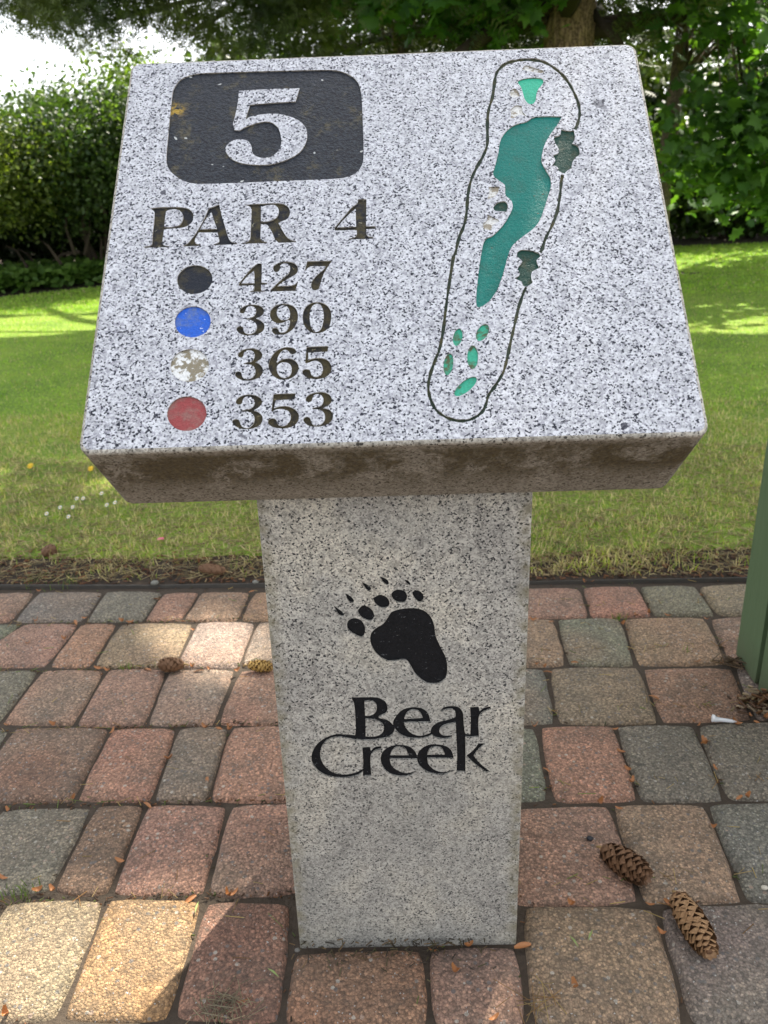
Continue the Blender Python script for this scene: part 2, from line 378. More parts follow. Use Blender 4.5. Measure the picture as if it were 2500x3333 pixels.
G['7'] = (C(R1, [(1135,90,1),(1300,85),(1475,80,1),(1482,95,1),(1440,150),(1400,215),(1360,290),(1335,370),(1315,440),(1300,480),(1265,500),(1225,500),(1197,470),(1190,420),(1210,360),(1270,290),(1340,230),(1390,180),(1395,160,1),(1200,160),(1140,190),(1105,230,1),(1097,225,1),(1115,160)]), [])
G['3'] = (C(R2, [(175,190),(190,150),(250,110),(330,93),(420,97),(490,125),(520,170),(515,220),(475,260),(410,290,1),(475,320),(520,365),(528,420),(505,470),(440,510),(350,530),(250,530),(180,505),(140,470),(130,430),(155,405),(195,402),(225,420),(230,460),(255,495),(310,512),(370,495),(410,450),(418,395),(390,345),(340,315),(265,305,1),(258,292,1),(320,282),(370,260),(400,220),(408,170),(380,130),(320,115),(280,135),(260,175),(240,210),(205,218),(180,205)]), [])
G['9'] = (C(R2, [(605,230),(620,170),(680,110),(770,83),(860,85),(940,115),(985,170),(1005,250),(995,330),(960,410),(900,470),(820,515),(740,522),(680,515),(645,490),(632,455),(655,425),(695,422),(725,445),(735,475),(770,490),(820,480),(865,430),(885,370),(888,325),(870,315,1),(800,345),(720,360),(650,330),(615,285)]),
 [C(R2, [(705,190),(725,140),(770,110),(830,108),(870,150),(890,210),(885,270),(850,305),(790,315),(735,285),(708,240)])])
G['0'] = (C(R2, [(1070,260),(1085,180),(1130,110),(1200,70),(1280,58),(1370,75),(1440,130),(1475,210),(1475,300),(1455,390),(1400,460),(1320,495),(1240,502),(1160,470),(1100,400),(1075,330)]),
 [C(R2, [(1170,260),(1180,180),(1215,110),(1270,80),(1330,105),(1365,200),(1368,300),(1340,420),(1290,475),(1240,478),(1195,420),(1175,340)])])
G['3b'] = (C(R3, [(150,200),(165,165),(220,125),(300,105),(380,108),(450,130),(490,170),(497,215),(470,260),(400,300,1),(460,330),(500,380),(505,430),(480,490),(420,535),(330,562),(240,560),(160,535),(115,495),(112,455),(140,432),(180,435),(203,460),(210,500),(245,535),(300,542),(350,520),(390,470),(400,420),(380,370),(330,335),(240,330,1),(232,315,1),(290,300),(345,290),(375,250),(388,200),(370,155),(320,130),(265,140),(235,175),(230,210),(200,235),(165,228)]), [])
G['6'] = (C(R3, [(978,140),(970,170),(935,188),(895,180),(872,150),(835,125),(790,135),(745,180),(715,240),(702,300),(710,305,1),(760,270),(830,250),(910,252),(970,285),(1010,345),(1010,410),(975,480),(900,530),(820,550),(740,545),(665,505),(610,440),(585,360),(595,290),(640,200),(710,130),(800,92),(880,87),(950,105)]),
 [C(R3, [(702,390),(720,340),(770,308),(840,305),(895,340),(915,400),(900,470),(860,510),(800,525),(740,490),(710,440)])])
G['5'] = (C(R3, [(1125,85,1),(1280,75),(1437,72,1),(1425,150,1),(1150,165,1),(1150,270,1),(1200,250),(1290,240),(1380,250),(1450,295),(1482,370),(1470,440),(1420,500),(1330,535),(1230,542),(1140,520),(1080,480),(1065,435),(1085,405),(1130,400),(1172,410),(1185,450),(1205,490),(1250,508),(1310,495),(1350,440),(1357,380),(1330,320),(1280,285),(1220,285),(1150,310),(1115,320,1),(1105,300,1),(1115,200)]), [])
G['3c'] = (C(R4, [(120,210),(140,165),(200,125),(290,105),(380,112),(450,140),(490,190),(488,240),(450,285),(380,330,1),(440,355),(490,400),(502,450),(480,520),(420,565),(330,595),(230,598),(150,575),(85,530),(68,490),(85,462),(130,455),(165,468),(180,500),(200,550),(250,578),(310,575),(360,530),(385,470),(378,410),(340,365),(300,350),(215,350,1),(205,335,1),(260,320),(320,308),(370,270),(388,215),(365,165),(310,135),(250,145),(222,180),(210,225),(175,250),(135,240)]), [])
G['5b'] = (C(R4, [(655,100,1),(820,92),(972,88,1),(955,175,1),(690,185,1),(665,300,1),(720,280),(800,268),(890,280),(970,325),(1015,390),(1010,470),(970,530),(900,570),(800,588),(700,580),(620,555),(578,510),(585,465),(625,445),(670,445),(700,475),(715,520),(750,550),(800,552),(860,520),(895,460),(900,400),(870,345),(820,320),(760,310),(690,320),(640,350,1),(625,340,1),(640,230)]), [])
G['3d'] = (C(R4, [(1112,170),(1140,125),(1200,90),(1290,70),(1380,75),(1450,105),(1485,160),(1480,215),(1440,255),(1365,300,1),(1440,315),(1490,360),(1503,420),(1480,480),(1420,530),(1330,558),(1240,562),(1150,545),(1095,500),(1078,460),(1100,430),(1140,422),(1175,440),(1190,480),(1210,525),(1255,548),(1320,535),(1370,490),(1388,440),(1380,380),(1340,335),(1290,318),(1215,315,1),(1205,298,1),(1260,285),(1320,270),(1355,230),(1365,175),(1345,125),(1295,100),(1240,110),(1215,145),(1200,195),(1160,215),(1125,200)]), [])
BIG5 = C(F5, [(370,215,1),(800,190),(1305,175,1),(1240,380,1),(900,400),(540,430,1),(470,650,1),(560,610),(750,575),(950,570),(1150,610),(1300,680),(1400,790),(1420,940),(1370,1080),(1270,1190),(1100,1280),(850,1350),(600,1355),(400,1330),(250,1260),(165,1150),(175,1070),(260,990),(380,965),(500,985),(560,1070),(570,1150),(610,1210),(720,1250),(850,1240),(960,1160),(1020,1040),(1015,920),(980,800),(900,720),(800,690),(680,705),(500,760),(380,825,1),(300,820,1),(275,720,1),(320,560),(350,400)])
PANEL = C(PN, [(570,215),(640,207),(1200,192),(1300,200),(1370,240),(1395,300),(1404,450),(1408,600),(1400,660),(1360,705),(1290,725),(1000,738),(600,752),(520,735),(460,690),(440,640),(450,500),(465,350),(475,290),(510,240)])
SLAB_PARTS = [
 ('number_panel', [(PANEL, [BIG5])], M_PANEL, 'black recessed panel around the raised numeral 5'),
 ('par_lettering', [G['P'], G['A'], G['R']], M_LET, 'engraved word PAR'),
 ('par_numeral', [G['4']], M_LET, 'engraved numeral 4'),
 ('yardage_dot', [(ell(DT, 382, 228, 120, 97, 1, -.12), [])], M_DOTK, 'black yardage dot'),
 ('yardage_dot', [(ell(DT, 368, 513, 122, 105, 1, -.12), [])], M_DOTB, 'blue yardage dot'),
 ('yardage_dot', [(ell(DT, 348, 808, 130, 110, 1, -.12), [])], M_DOTW, 'white chipped yardage dot'),
 ('yardage_dot', [(ell(DT, 328, 1133, 134, 117, 1, -.12), [])], M_DOTR, 'red yardage dot'),
 ('yardage_number', [G['4b'], G['2'], G['7']], M_LET2, 'engraved number 427'),
 ('yardage_number', [G['3'], G['9'], G['0']], M_LET2, 'engraved number 390'),
 ('yardage_number', [G['3b'], G['6'], G['5']], M_LET2, 'engraved number 365'),
 ('yardage_number', [G['3c'], G['5b'], G['3d']], M_LET2, 'engraved number 353'),
 ('fairway_inlay', [(C(M3, [(1135,590,1),(1110,640),(1060,710),(1010,790),(985,870),(980,940),(1010,1000),(1045,1060),(1050,1130),(1025,1220),(995,1310),(960,1400),(910,1460),(830,1520),(760,1580),(728,1640),(700,1739),(670,1839),(630,1939),(570,2019),(510,2059),(478,2054),(475,1969),(490,1819),(510,1669),(530,1569),(555,1529),(600,1510),(680,1430),(730,1350),(755,1290),(745,1240),(700,1195),(695,1120),(650,1085),(605,1040),(620,970),(645,870),(660,780),(700,710),(770,655),(860,630),(920,595),(1030,588)]), [])], M_FAIR, None),
 ('green_inlay', [(C(M3, [(795,320),(850,297),(930,290),(985,300),(992,330),(960,370),(940,410),(935,460),(915,490),(880,492),(850,460),(835,410),(820,365)]), [])], M_GREEN, None),
 ('hole_outline', [(stroke(M3, [(1236,692),(1255,650),(1272,580),(1265,500),(1240,430),(1200,350),(1140,270),(1060,205),(980,165),(880,152),(780,160),(700,185),(640,240),(620,300),(600,440),(570,540),(560,650),(560,800),(530,890),(480,980),(435,1080),(410,1200),(400,1330),(380,1430),(340,1530),(315,1640),(300,1669),(265,1889),(240,2069),(220,2239),(190,2389),(150,2489),(115,2599),(105,2689),(125,2779),(170,2859),(250,2914),(350,2939),(440,2924),(520,2869),(550,2809),(570,2739),(620,2669),(680,2569),(710,2469),(740,2329),(770,2199),(800,2069),(840,1949),(860,1907)], 4.9), []),
                   (stroke(M3, [(1140,1038),(1130,1100),(1120,1200),(1100,1320),(1060,1430),(1010,1530),(980,1620),(966,1640)], 4.9), [])], M_OUTL, None),
 ('tree_inlay', [(C(M3, [(1130,690,1),(1180,700),(1230,700,1),(1235,760),(1215,800,1),(1260,820),(1272,880),(1235,910,1),(1215,950),(1210,990,1),(1175,1010),(1150,1030),(1110,1010,1),(1100,980),(1060,965,1),(1085,930),(1065,890,1),(1110,870),(1105,830),(1080,790,1),(1075,750),(1120,735)], 3), [])], M_TREEP, None),
 ('tree_inlay', [(C(M4c, [(790,170,1),(820,150),(900,155),(960,175,1),(970,200),(940,230),(960,290,1),(905,320),(900,370),(910,400,1),(880,425),(840,430),(825,395,1),(770,370,1),(810,340),(795,290),(830,240),(790,200)], 3), [])], M_TREEP, None),
 ('tree_inlay', [(C(M3, [(605,1290,1),(640,1255),(700,1245),(720,1290),(700,1325,1),(650,1320),(615,1315)], 3), [])], M_TREEP, 'small dark green tree inlay'),
] + [('bunker_inlay', [(C(M3, p, 3), [])], M_BUNK, None) for p in (
 [(825,225,1),(860,195),(920,215),(990,235,1),(995,255),(930,250),(870,240)], [(730,410,1),(760,375),(790,385),(810,430),(770,445),(735,430)],
 [(735,540,1),(780,505),(825,510,1),(830,550),(865,590,1),(810,575),(770,600),(740,600),(745,570)], [(570,1135,1),(655,1130,1),(640,1180),(610,1210),(560,1230,1),(575,1180)],
 [(560,1345,1),(590,1360),(640,1385,1),(650,1400),(600,1430),(590,1465),(535,1460,1),(525,1420),(560,1390)])
] + [('tee_inlay', [(ell(M4c, *a), [])], M_TEE, None) for a in ((332,823,68,36,15,-68), (523,787,72,42,35,-60), (447,978,92,42,2,-90), (260,1032,85,37,12,-84), (392,1203,108,42,80,-66))]
PILLAR_PARTS = [
 ('paw_print', [(C(LG, p), []) for p in (
  [(930,425),(1010,440),(1070,490),(1098,560),(1110,640),(1145,720),(1185,800),(1200,880),(1190,960),(1150,1000),(1090,1013),(1030,1000),(960,945),(920,880),(890,835),(850,825),(800,835),(740,835),(680,805),(630,750),(605,680),(612,620),(650,580),(705,545),(740,500),(770,455),(840,432)],
  [(425,555),(445,515),(490,502),(540,525),(565,580),(560,630),(535,652),(490,635),(440,600)], [(512,440),(550,405),(610,430),(635,475),(625,515),(595,525),(545,505),(515,470)],
  [(632,350),(680,322),(735,345),(755,390),(735,420),(690,425),(645,395)], [(770,310),(815,282),(870,295),(890,340),(870,380),(820,383),(780,355)], [(932,300),(970,288),(1005,310),(1018,350),(995,382),(960,365),(935,330)],
  [(320,402,1),(350,425),(385,450),(405,475),(385,490),(355,470),(335,435)], [(410,310,1),(440,325),(470,350),(480,378),(460,387),(435,370),(420,340)], [(540,225,1),(575,240),(605,262),(610,285),(595,297),(570,280),(552,250)],
  [(672,180,1),(705,190),(740,210),(748,240),(735,250),(710,235),(690,205)], [(865,207,1),(895,212),(915,235),(910,252),(890,240)])], M_LOGO, 'engraved black bear paw print with claws'),
 ('club_lettering', [
  (C(LG, [(455,1115,1),(560,1112),(660,1115),(720,1145),(738,1195),(725,1240),(670,1270),(740,1290),(790,1340),(785,1390),(740,1425),(640,1445),(540,1448),(480,1440,1),(492,1380),(490,1280),(480,1170)]),
   [C(LG, [(560,1150,1),(610,1145),(645,1165),(655,1200),(640,1235),(600,1255),(565,1255,1)]), C(LG, [(568,1285,1),(640,1290),(695,1320),(710,1355),(690,1395),(640,1415),(570,1415,1)])]),
  (C(LG, [(1072,1308,1),(865,1312,1),(880,1350),(930,1395),(1000,1410),(1075,1385,1),(1085,1405,1),(1040,1425),(960,1437),(880,1425),(815,1385),(780,1320),(800,1265),(850,1212),(920,1190),(1000,1197),(1050,1235)]), [C(LG, [(868,1280,1),(890,1235),(930,1215),(980,1225),(1010,1272,1)])]),
  (C(LG, [(1140,1225,1),(1170,1192),(1230,1180),(1290,1192),(1320,1235),(1325,1300),(1332,1370),(1340,1395,1),(1385,1400,1),(1385,1425,1),(1338,1420,1),(1340,1550),(1340,1692,1),(1270,1690,1),(1275,1550),(1268,1400),(1265,1312,1),(1200,1325),(1150,1350),(1140,1385),(1175,1408),(1240,1405,1),(1235,1425,1),(1180,1438),(1115,1428),(1072,1395),(1080,1345),(1130,1305),(1210,1285),(1262,1265,1),(1262,1230),(1235,1208),(1185,1212)]), []),
  (C(LG, [(1375,1190,1),(1440,1185,1),(1450,1220,1),(1480,1195),(1535,1183,1),(1535,1210,1),(1485,1225),(1445,1265),(1440,1340),(1445,1420,1),(1375,1425,1),(1380,1300)]), []),
  (C(LG, [(500,1405,1),(420,1400),(340,1398),(260,1425),(190,1480),(152,1560),(165,1640),(230,1705),(320,1735),(420,1738),(510,1718),(550,1690,1),(550,1665,1),(500,1690),(420,1708),(330,1698),(260,1650),(222,1580),(225,1510),(270,1450),(340,1425),(420,1432),(500,1450,1)]), []),
  (C(LG, [(543,1500,1),(600,1495,1),(610,1525,1),(640,1497),(690,1490,1),(690,1515,1),(640,1530),(608,1570),(608,1650),(615,1722,1),(548,1725,1),(550,1600)]), []),
  (C(LG, [(975,1595,1),(755,1592,1),(770,1640),(820,1680),(890,1698),(955,1680,1),(955,1690,1),(910,1720),(830,1727),(750,1705),(700,1650),(685,1590),(700,1535),(750,1495),(820,1480),(900,1490),(950,1530)]), [C(LG, [(758,1560,1),(780,1520),(820,1500),(870,1510),(900,1560,1)])]),
  (C(LG, [(1250,1590,1),(1045,1588,1),(1055,1630),(1100,1672),(1170,1690),(1240,1672,1),(1235,1685,1),(1190,1708),(1110,1710),(1030,1685),(975,1630),(968,1565),(990,1520),(1040,1485),(1110,1475),(1190,1490),(1235,1530)]), [C(LG, [(1045,1555,1),(1065,1515),(1105,1500),(1155,1510),(1180,1555,1)])]),
  (C(LG, [(1440,1468,1),(1498,1468,1),(1440,1520),(1405,1570,1),(1460,1630),(1535,1690,1),(1500,1695,1),(1420,1640),(1350,1575,1),(1350,1560,1),(1400,1520)]), []),
 ], M_LOGO, 'engraved black words Bear Creek')]

# ------------------------------------------------------------------ the stone tee marker
SK = .72; SS = 1.30
INC, YAW = 0.8243, -0.0200
sc_ = np.array([0.0146, 0.9977, -0.0214])*SS*SK + np.array([0, 0, HC]); SW, SH, ST = 0.6685*SS*SK, 0.5776*SS*SK, 0.1435*SS*SK
su = np.array([math.cos(YAW), math.sin(YAW), 0]); sb = np.array([-math.sin(YAW), math.cos(YAW), 0]); zz = np.array([0, 0, 1.])
sv = math.cos(INC)*sb + math.sin(INC)*zz; sn = -(math.sin(INC)*sb - math.cos(INC)*zz)     # sn points out of the face
PX, PY, PW, PYAW = 0.013286, 0.91735, 0.34218, -0.0191
pu = np.array([math.cos(PYAW), math.sin(PYAW), 0]); pn = np.array([math.sin(PYAW), -math.cos(PYAW), 0]); pc = np.array([PX, PY, 0])
def to_plane(p, c, u, v, n):
    r = ray(*p); t = ((c-CAM)@n)/(r@n); q = CAM + r*t - c; return (float(q@u), float(q@v))
def pip(x, y, poly):
    ins = False; j = len(poly)-1
    for i in range(len(poly)):
        xi, yi = poly[i]; xj, yj = poly[j]
        if (yi > y) != (yj > y) and x < (xj-xi)*(y-yi)/(yj-yi)+xi: ins = not ins
        j = i
    return ins
def engrave(outer, parts, plane, depth):
    """returns skin verts/faces, walls, {part index: (verts, faces)}"""
    pts = [Vector(p) for p in outer]; edges = [(i, (i+1) % len(outer)) for i in range(len(outer))]
    P2 = []
    for nm, comps, m, lab in parts:
        cc = []
        for o, hs in comps:
            o2 = [to_plane(p, *plane) for p in o]; h2 = [[to_plane(p, *plane) for p in h] for h in hs]
            cc.append((o2, h2))
            for loop in [o2]+h2:
                b = len(pts); pts += [Vector(p) for p in loop]; edges += [(b+i, b+(i+1) % len(loop)) for i in range(len(loop))]
        xs = [p[0] for o2, _ in cc for p in o2]; ys = [p[1] for o2, _ in cc for p in o2]
        P2.append((cc, min(xs), max(xs), min(ys), max(ys)))
    r = delaunay_2d_cdt(pts, edges, [], 0, 1e-6)
    V, Fc = r[0], r[2]
    lab = []
    for f in Fc:
        x = sum(V[i].x for i in f)/len(f); y = sum(V[i].y for i in f)/len(f); L = -1
        if pip(x, y, outer):
            L = 0
            for k, (cc, x0, x1, y0, y1) in enumerate(P2):
                if x0 <= x <= x1 and y0 <= y <= y1 and any(pip(x, y, o) and not any(pip(x, y, h) for h in hs) for o, hs in cc): L = k+1; break
        lab.append(L)
    em = {}
    for fi, f in enumerate(Fc):
        for i in range(len(f)):
            a, b = f[i], f[(i+1) % len(f)]; em.setdefault((min(a, b), max(a, b)), []).append((lab[fi], a, b))
    skin = [f for f, l in zip(Fc, lab) if l == 0]
    walls = []
    for k, ls in em.items():
        if len(ls) == 2 and {ls[0][0], ls[1][0]} != {0} and 0 in (ls[0][0], ls[1][0]) and -1 not in (ls[0][0], ls[1][0]):
            s = ls[0] if ls[0][0] == 0 else ls[1]; walls.append((s[1], s[2]))
    floors = {k: [f for f, l in zip(Fc, lab) if l == k+1] for k in range(len(parts))}
    return V, skin, walls, floors
def compact(V, faces, z):
    ids = sorted({i for f in faces for i in f}); mp = {a: b for b, a in enumerate(ids)}
    return [(V[i].x, V[i].y, z) for i in ids], [tuple(mp[i] for i in f) for f in faces]
def rrect(w, h, r, ins, n=7):
    out = []; r2 = max(r-ins, .001)
    for cx, cy, a0 in ((w/2-r, h/2-r, 0), (-w/2+r, h/2-r, 90), (-w/2+r, -h/2+r, 180), (w/2-r, -h/2+r, 270)):
        for k in range(n+1):
            a = math.radians(a0+90*k/n); out.append((cx+r2*math.cos(a), cy+r2*math.sin(a)))
    return out
def frame_matrix(o, x, y, z):
    m = Matrix.Identity(4)
    for i in range(3): m[i][0] = x[i]; m[i][1] = y[i]; m[i][2] = z[i]; m[i][3] = o[i]
    return m

marker = empty('tee_marker', (PX, PY+.15, 0))
tag(marker, 'speckled granite golf tee marker with slanted slab reading 5 PAR 4 on a square pillar', 'stone marker')
def stone(name, outer_rings, parts, plane, depth, mats, world, zrings, bottom):
    V, skin, walls, floors = engrave(outer_rings[0], parts, plane, depth)
    vv = [(v.x, v.y, 0.0) for v in V]; ff = [tuple(f) for f in skin]; mi = [0]*len(ff)
    off = len(vv); low = {}
    for a, b in walls:
        for i in (a, b):
            if i not in low: low[i] = len(vv); vv.append((V[i].x, V[i].y, -depth))
        ff.append((b, a, low[a], low[b])); mi.append(2)
    n = len(outer_rings[0]); prev = list(range(n))      # CDT keeps input order for the outer ring (first n points)
    for ring, z in zip(outer_rings[1:], zrings):
        base = len(vv)
        for k, (x, y) in enumerate(ring): vv.append((x, y, z if not callable(z) else z(x, y)))
        cur = list(range(base, base+n))
        for k in range(n): ff.append((prev[k], cur[k], cur[(k+1) % n], prev[(k+1) % n])); mi.append(1)
        prev = cur
    ff.append(tuple(prev[::-1])); mi.append(1)
    o = mesh(name, vv, ff, mats, None, False, mi)
    o.parent = marker; o.matrix_world = world
    o.matrix_parent_inverse = Matrix.Identity(4); o.matrix_basis = Matrix.Translation(-marker.location) @ world
    for k, (nm, comps, m, lb) in enumerate(parts):
        fv, fc = compact(V, floors[k], -depth)
        s = mesh(nm, fv, fc, [m], o)
        if lb: s['label'] = lb
    return o
rc = .0135
cc_ = QC      # the few large dark inclusions in the face of the slab
for x, y, rad in ((531, 626, .0034), (1950, 338, .0062), (1965, 350, .004), (2032, 1385, .0036), (345, 850, .004), (1955, 975, .0038), (2000, 930, .002), (580, 1375, .0022), (860, 1010, .0020), (1500, 1280, .0022), (800, 640, .0018), (1290, 300, .0017), (2170, 800, .002)):
    u_, v_ = to_plane((x, y), sc_, su, sv, sn)
    d_ = QG.n.new('ShaderNodeVectorMath'); d_.operation = 'DISTANCE'; QG.l(QG.warp(.004, 260), d_.inputs[0]); d_.inputs[1].default_value = (u_+.002, v_+.002, .002)
    cc_ = QG.mix(QG.math('MULTIPLY', QG.math('LESS_THAN', d_.outputs['Value'], rad), .88 if rad < .0037 else .62), cc_, (.016, .018, .034))
QG.col(cc_)
rings = [rrect(SW, SH, rc, i) for i in (.0040, .0022, .0008, 0, 0, .0006, .004)]
slab = stone('slab', rings, SLAB_PARTS, (sc_, su, sv, sn), .0015, [MG, MGS, MGS], frame_matrix(sc_, su, sv, sn),
             [-.0006, -.0018, -.0040, -ST+.004, -ST+.0015, -ST], None)
# pillar: front face plane through pc; its top follows the underside of the slab
under = sc_ - sn*ST; PD = .325
def under_z(y): return float(under[2] - (sn[1]*(y-under[1]))/sn[2])
hf, hb = under_z(PY)-.0015, under_z(PY+PD)-.0015
def prect(ins, n=6):
    w = PW/2; pts = []
    x0, x1, y0, y1 = -w+ins, w-ins, -.06+ins*0, hf
    return [(x0, y0), (0, y0), (x1, y0), (x1, hf*.5), (x1, y1), (0, y1), (x0, y1), (x0, hf*.5)]
def back(ring): return [(x, y if y < hf-.001 else hb) for x, y in ring]
r0 = prect(.003); r1 = prect(.0009); r2 = prect(0)
pillar = stone('pillar', [r0, r1, r2, back(r2), back(r0)], PILLAR_PARTS, (pc, pu, zz, pn), .0032, [MGP, MGP, MGP],
               frame_matrix(pc, pu, zz, pn), [-.0009, -.003, -PD+.003, -PD], None)

# ------------------------------------------------------------------ paving
CR = (.475, .280, .195); CG = (.275, .252, .196); CM = (.39, .275, .190); CT = (.37, .305, .225); CD = (.315, .178, .122); CY = (.47, .265, .140); CL = (.43, .375, .285)  # CY holds painted sun yellow; CL is partly a grey lightened as sunlit
rows = [ # (photo y of far edge, near edge at left and right), [(x_top,y_top,x_bot,y_bot)], colours between joints
 [[(120,1918,35,2016),(343,1918,275,2016),(532,1921,464,2016),(653,1918,587,2018),(819,1918,773,2021),'H',(1894,1904,1928,2010),(2077,1901,2125,1996),(2266,1901,2334,1996)],
  [CR,CG,CG,CR,CM,CR,CR,CR,CG,CM]],
 [[(74,2024,-140,2162),(258,2024,152,2165),(381,2024,292,2167),(636,2024,564,2170),(830,2027,773,2176),'H',(1813,2021,1848,2159),(2028,2021,2074,2165),(2312,2027,2375,2155)],
  [CG,CR,CR,CM,CL,CL,CM,CG,CM,CM]],
 [[(129,2176,0,2342),(338,2185,238,2359),(535,2193,467,2359),(759,2196,693,2365),'H',(1785,2176,1816,2354),(2085,2170,2154,2354),(2397,2182,2455,2330)],
  [CG,CR,CM,CT,CR,CG,CM,CM,CG]],
 [[(31,2372,-120,2600),(355,2368,235,2604),(573,2376,490,2608),(739,2382,674,2604),'H',(1756,2376,1799,2608),(2008,2370,2085,2600),(2268,2365,2368,2600)],
  [CG,CD,CR,CG,CR,CG,CR,CG,CG]],
 [[(310,2615,165,2895),(470,2619,345,2915),(740,2627,666,2913),'P',(2000,2640,2093,2937),(2305,2619,2430,2933)],
  [CG,CD,CR,CR,CR,CM,CG]],
 [[(337,2940,184,3317),(658,2933,548,3317),(952,2948,913,3330),'Q',(1408,3074,1408,3345),(1701,3066,1724,3340),(2140,2948,2248,3330)],
  [CT,CY,CD,(.37,.20,.14),(.33,.235,.18),(.38,.27,.195),CG]],
]
PV = []; PF = []; PC = []
def paver(a, b, c, d, col, gap=.0009, dome=.0080):
    """a b far edge left/right, c d near edge right/left (ground xy)"""
    q = [Vector((p[0], p[1])) for p in (a, b, c, d)]; ctr = sum(q, Vector((0, 0)))/4
    q = [p + (ctr-p).normalized()*gap for p in q]
    n = 13; base = len(PV); sd = random.random()*100; lift = random.uniform(-.0025, .0025); tx = random.uniform(-.012, .012); ty = random.uniform(-.012, .012)
    cj = tuple(x*random.uniform(.92, 1.08) for x in col); alt = random.choice((CG, CG, CM)) if col == CG else random.choice((CR, CG, CM)); am = random.uniform(.15, .6)
    cr = random.uniform(.015, .075)
    for i in range(-1, n+1):
        for j in range(-1, n+1):
            ii = min(max(i, 0), n-1); jj = min(max(j, 0), n-1)
            u = -math.cos(math.pi*ii/(n-1)); v = -math.cos(math.pi*jj/(n-1))
            u = .5*u + .5*(2*ii/(n-1)-1); v = .5*v+.5*(2*jj/(n-1)-1)
            k = 1 - cr*(abs(u)**5)*(abs(v)**5)
            uu, v2 = u*k, v*k
            s, t = (uu+1)/2, (v2+1)/2
            p = q[0]*(1-s)*(1-t) + q[1]*s*(1-t) + q[2]*s*t + q[3]*(1-s)*t
            e = max(abs(u), abs(v)); edge = 1-e
            nx = noise.noise(Vector((p.x*16+sd, p.y*16, 0))); ny = noise.noise(Vector((p.x*16, p.y*16+sd, 5)))
            w = e**4*(1+1.2*max(0, noise.noise(Vector((p.x*45, p.y*45, sd)))))
            p = p + Vector((nx, ny))*.0028*w
            z = -dome*(abs(u)**3.2 + abs(v)**3.2)*.6 - .010*max(0, (e-.955)/.045)**1.5 + .0016*noise.noise(Vector((p.x*30, p.y*30, sd)))
            z += lift + tx*(p.x-ctr.x) + ty*(p.y-ctr.y)
            if i != ii or j != jj: z = -.06
            PV.append((p.x, p.y, z))
            m = max(0, min(1, .5+1.6*noise.noise(Vector((p.x*7+sd, p.y*7, 2)))))*am
            PC.append(tuple(c1*(1-m)+c2*m for c1, c2 in zip(cj, alt)))
    N_ = n+2
    for i in range(N_-1):
        for j in range(N_-1):
            a0 = base+i*N_+j; PF.append((a0, a0+N_, a0+N_+1, a0+1))
CH = [CR, CG, CM, CR, CM, CL]
prow = []
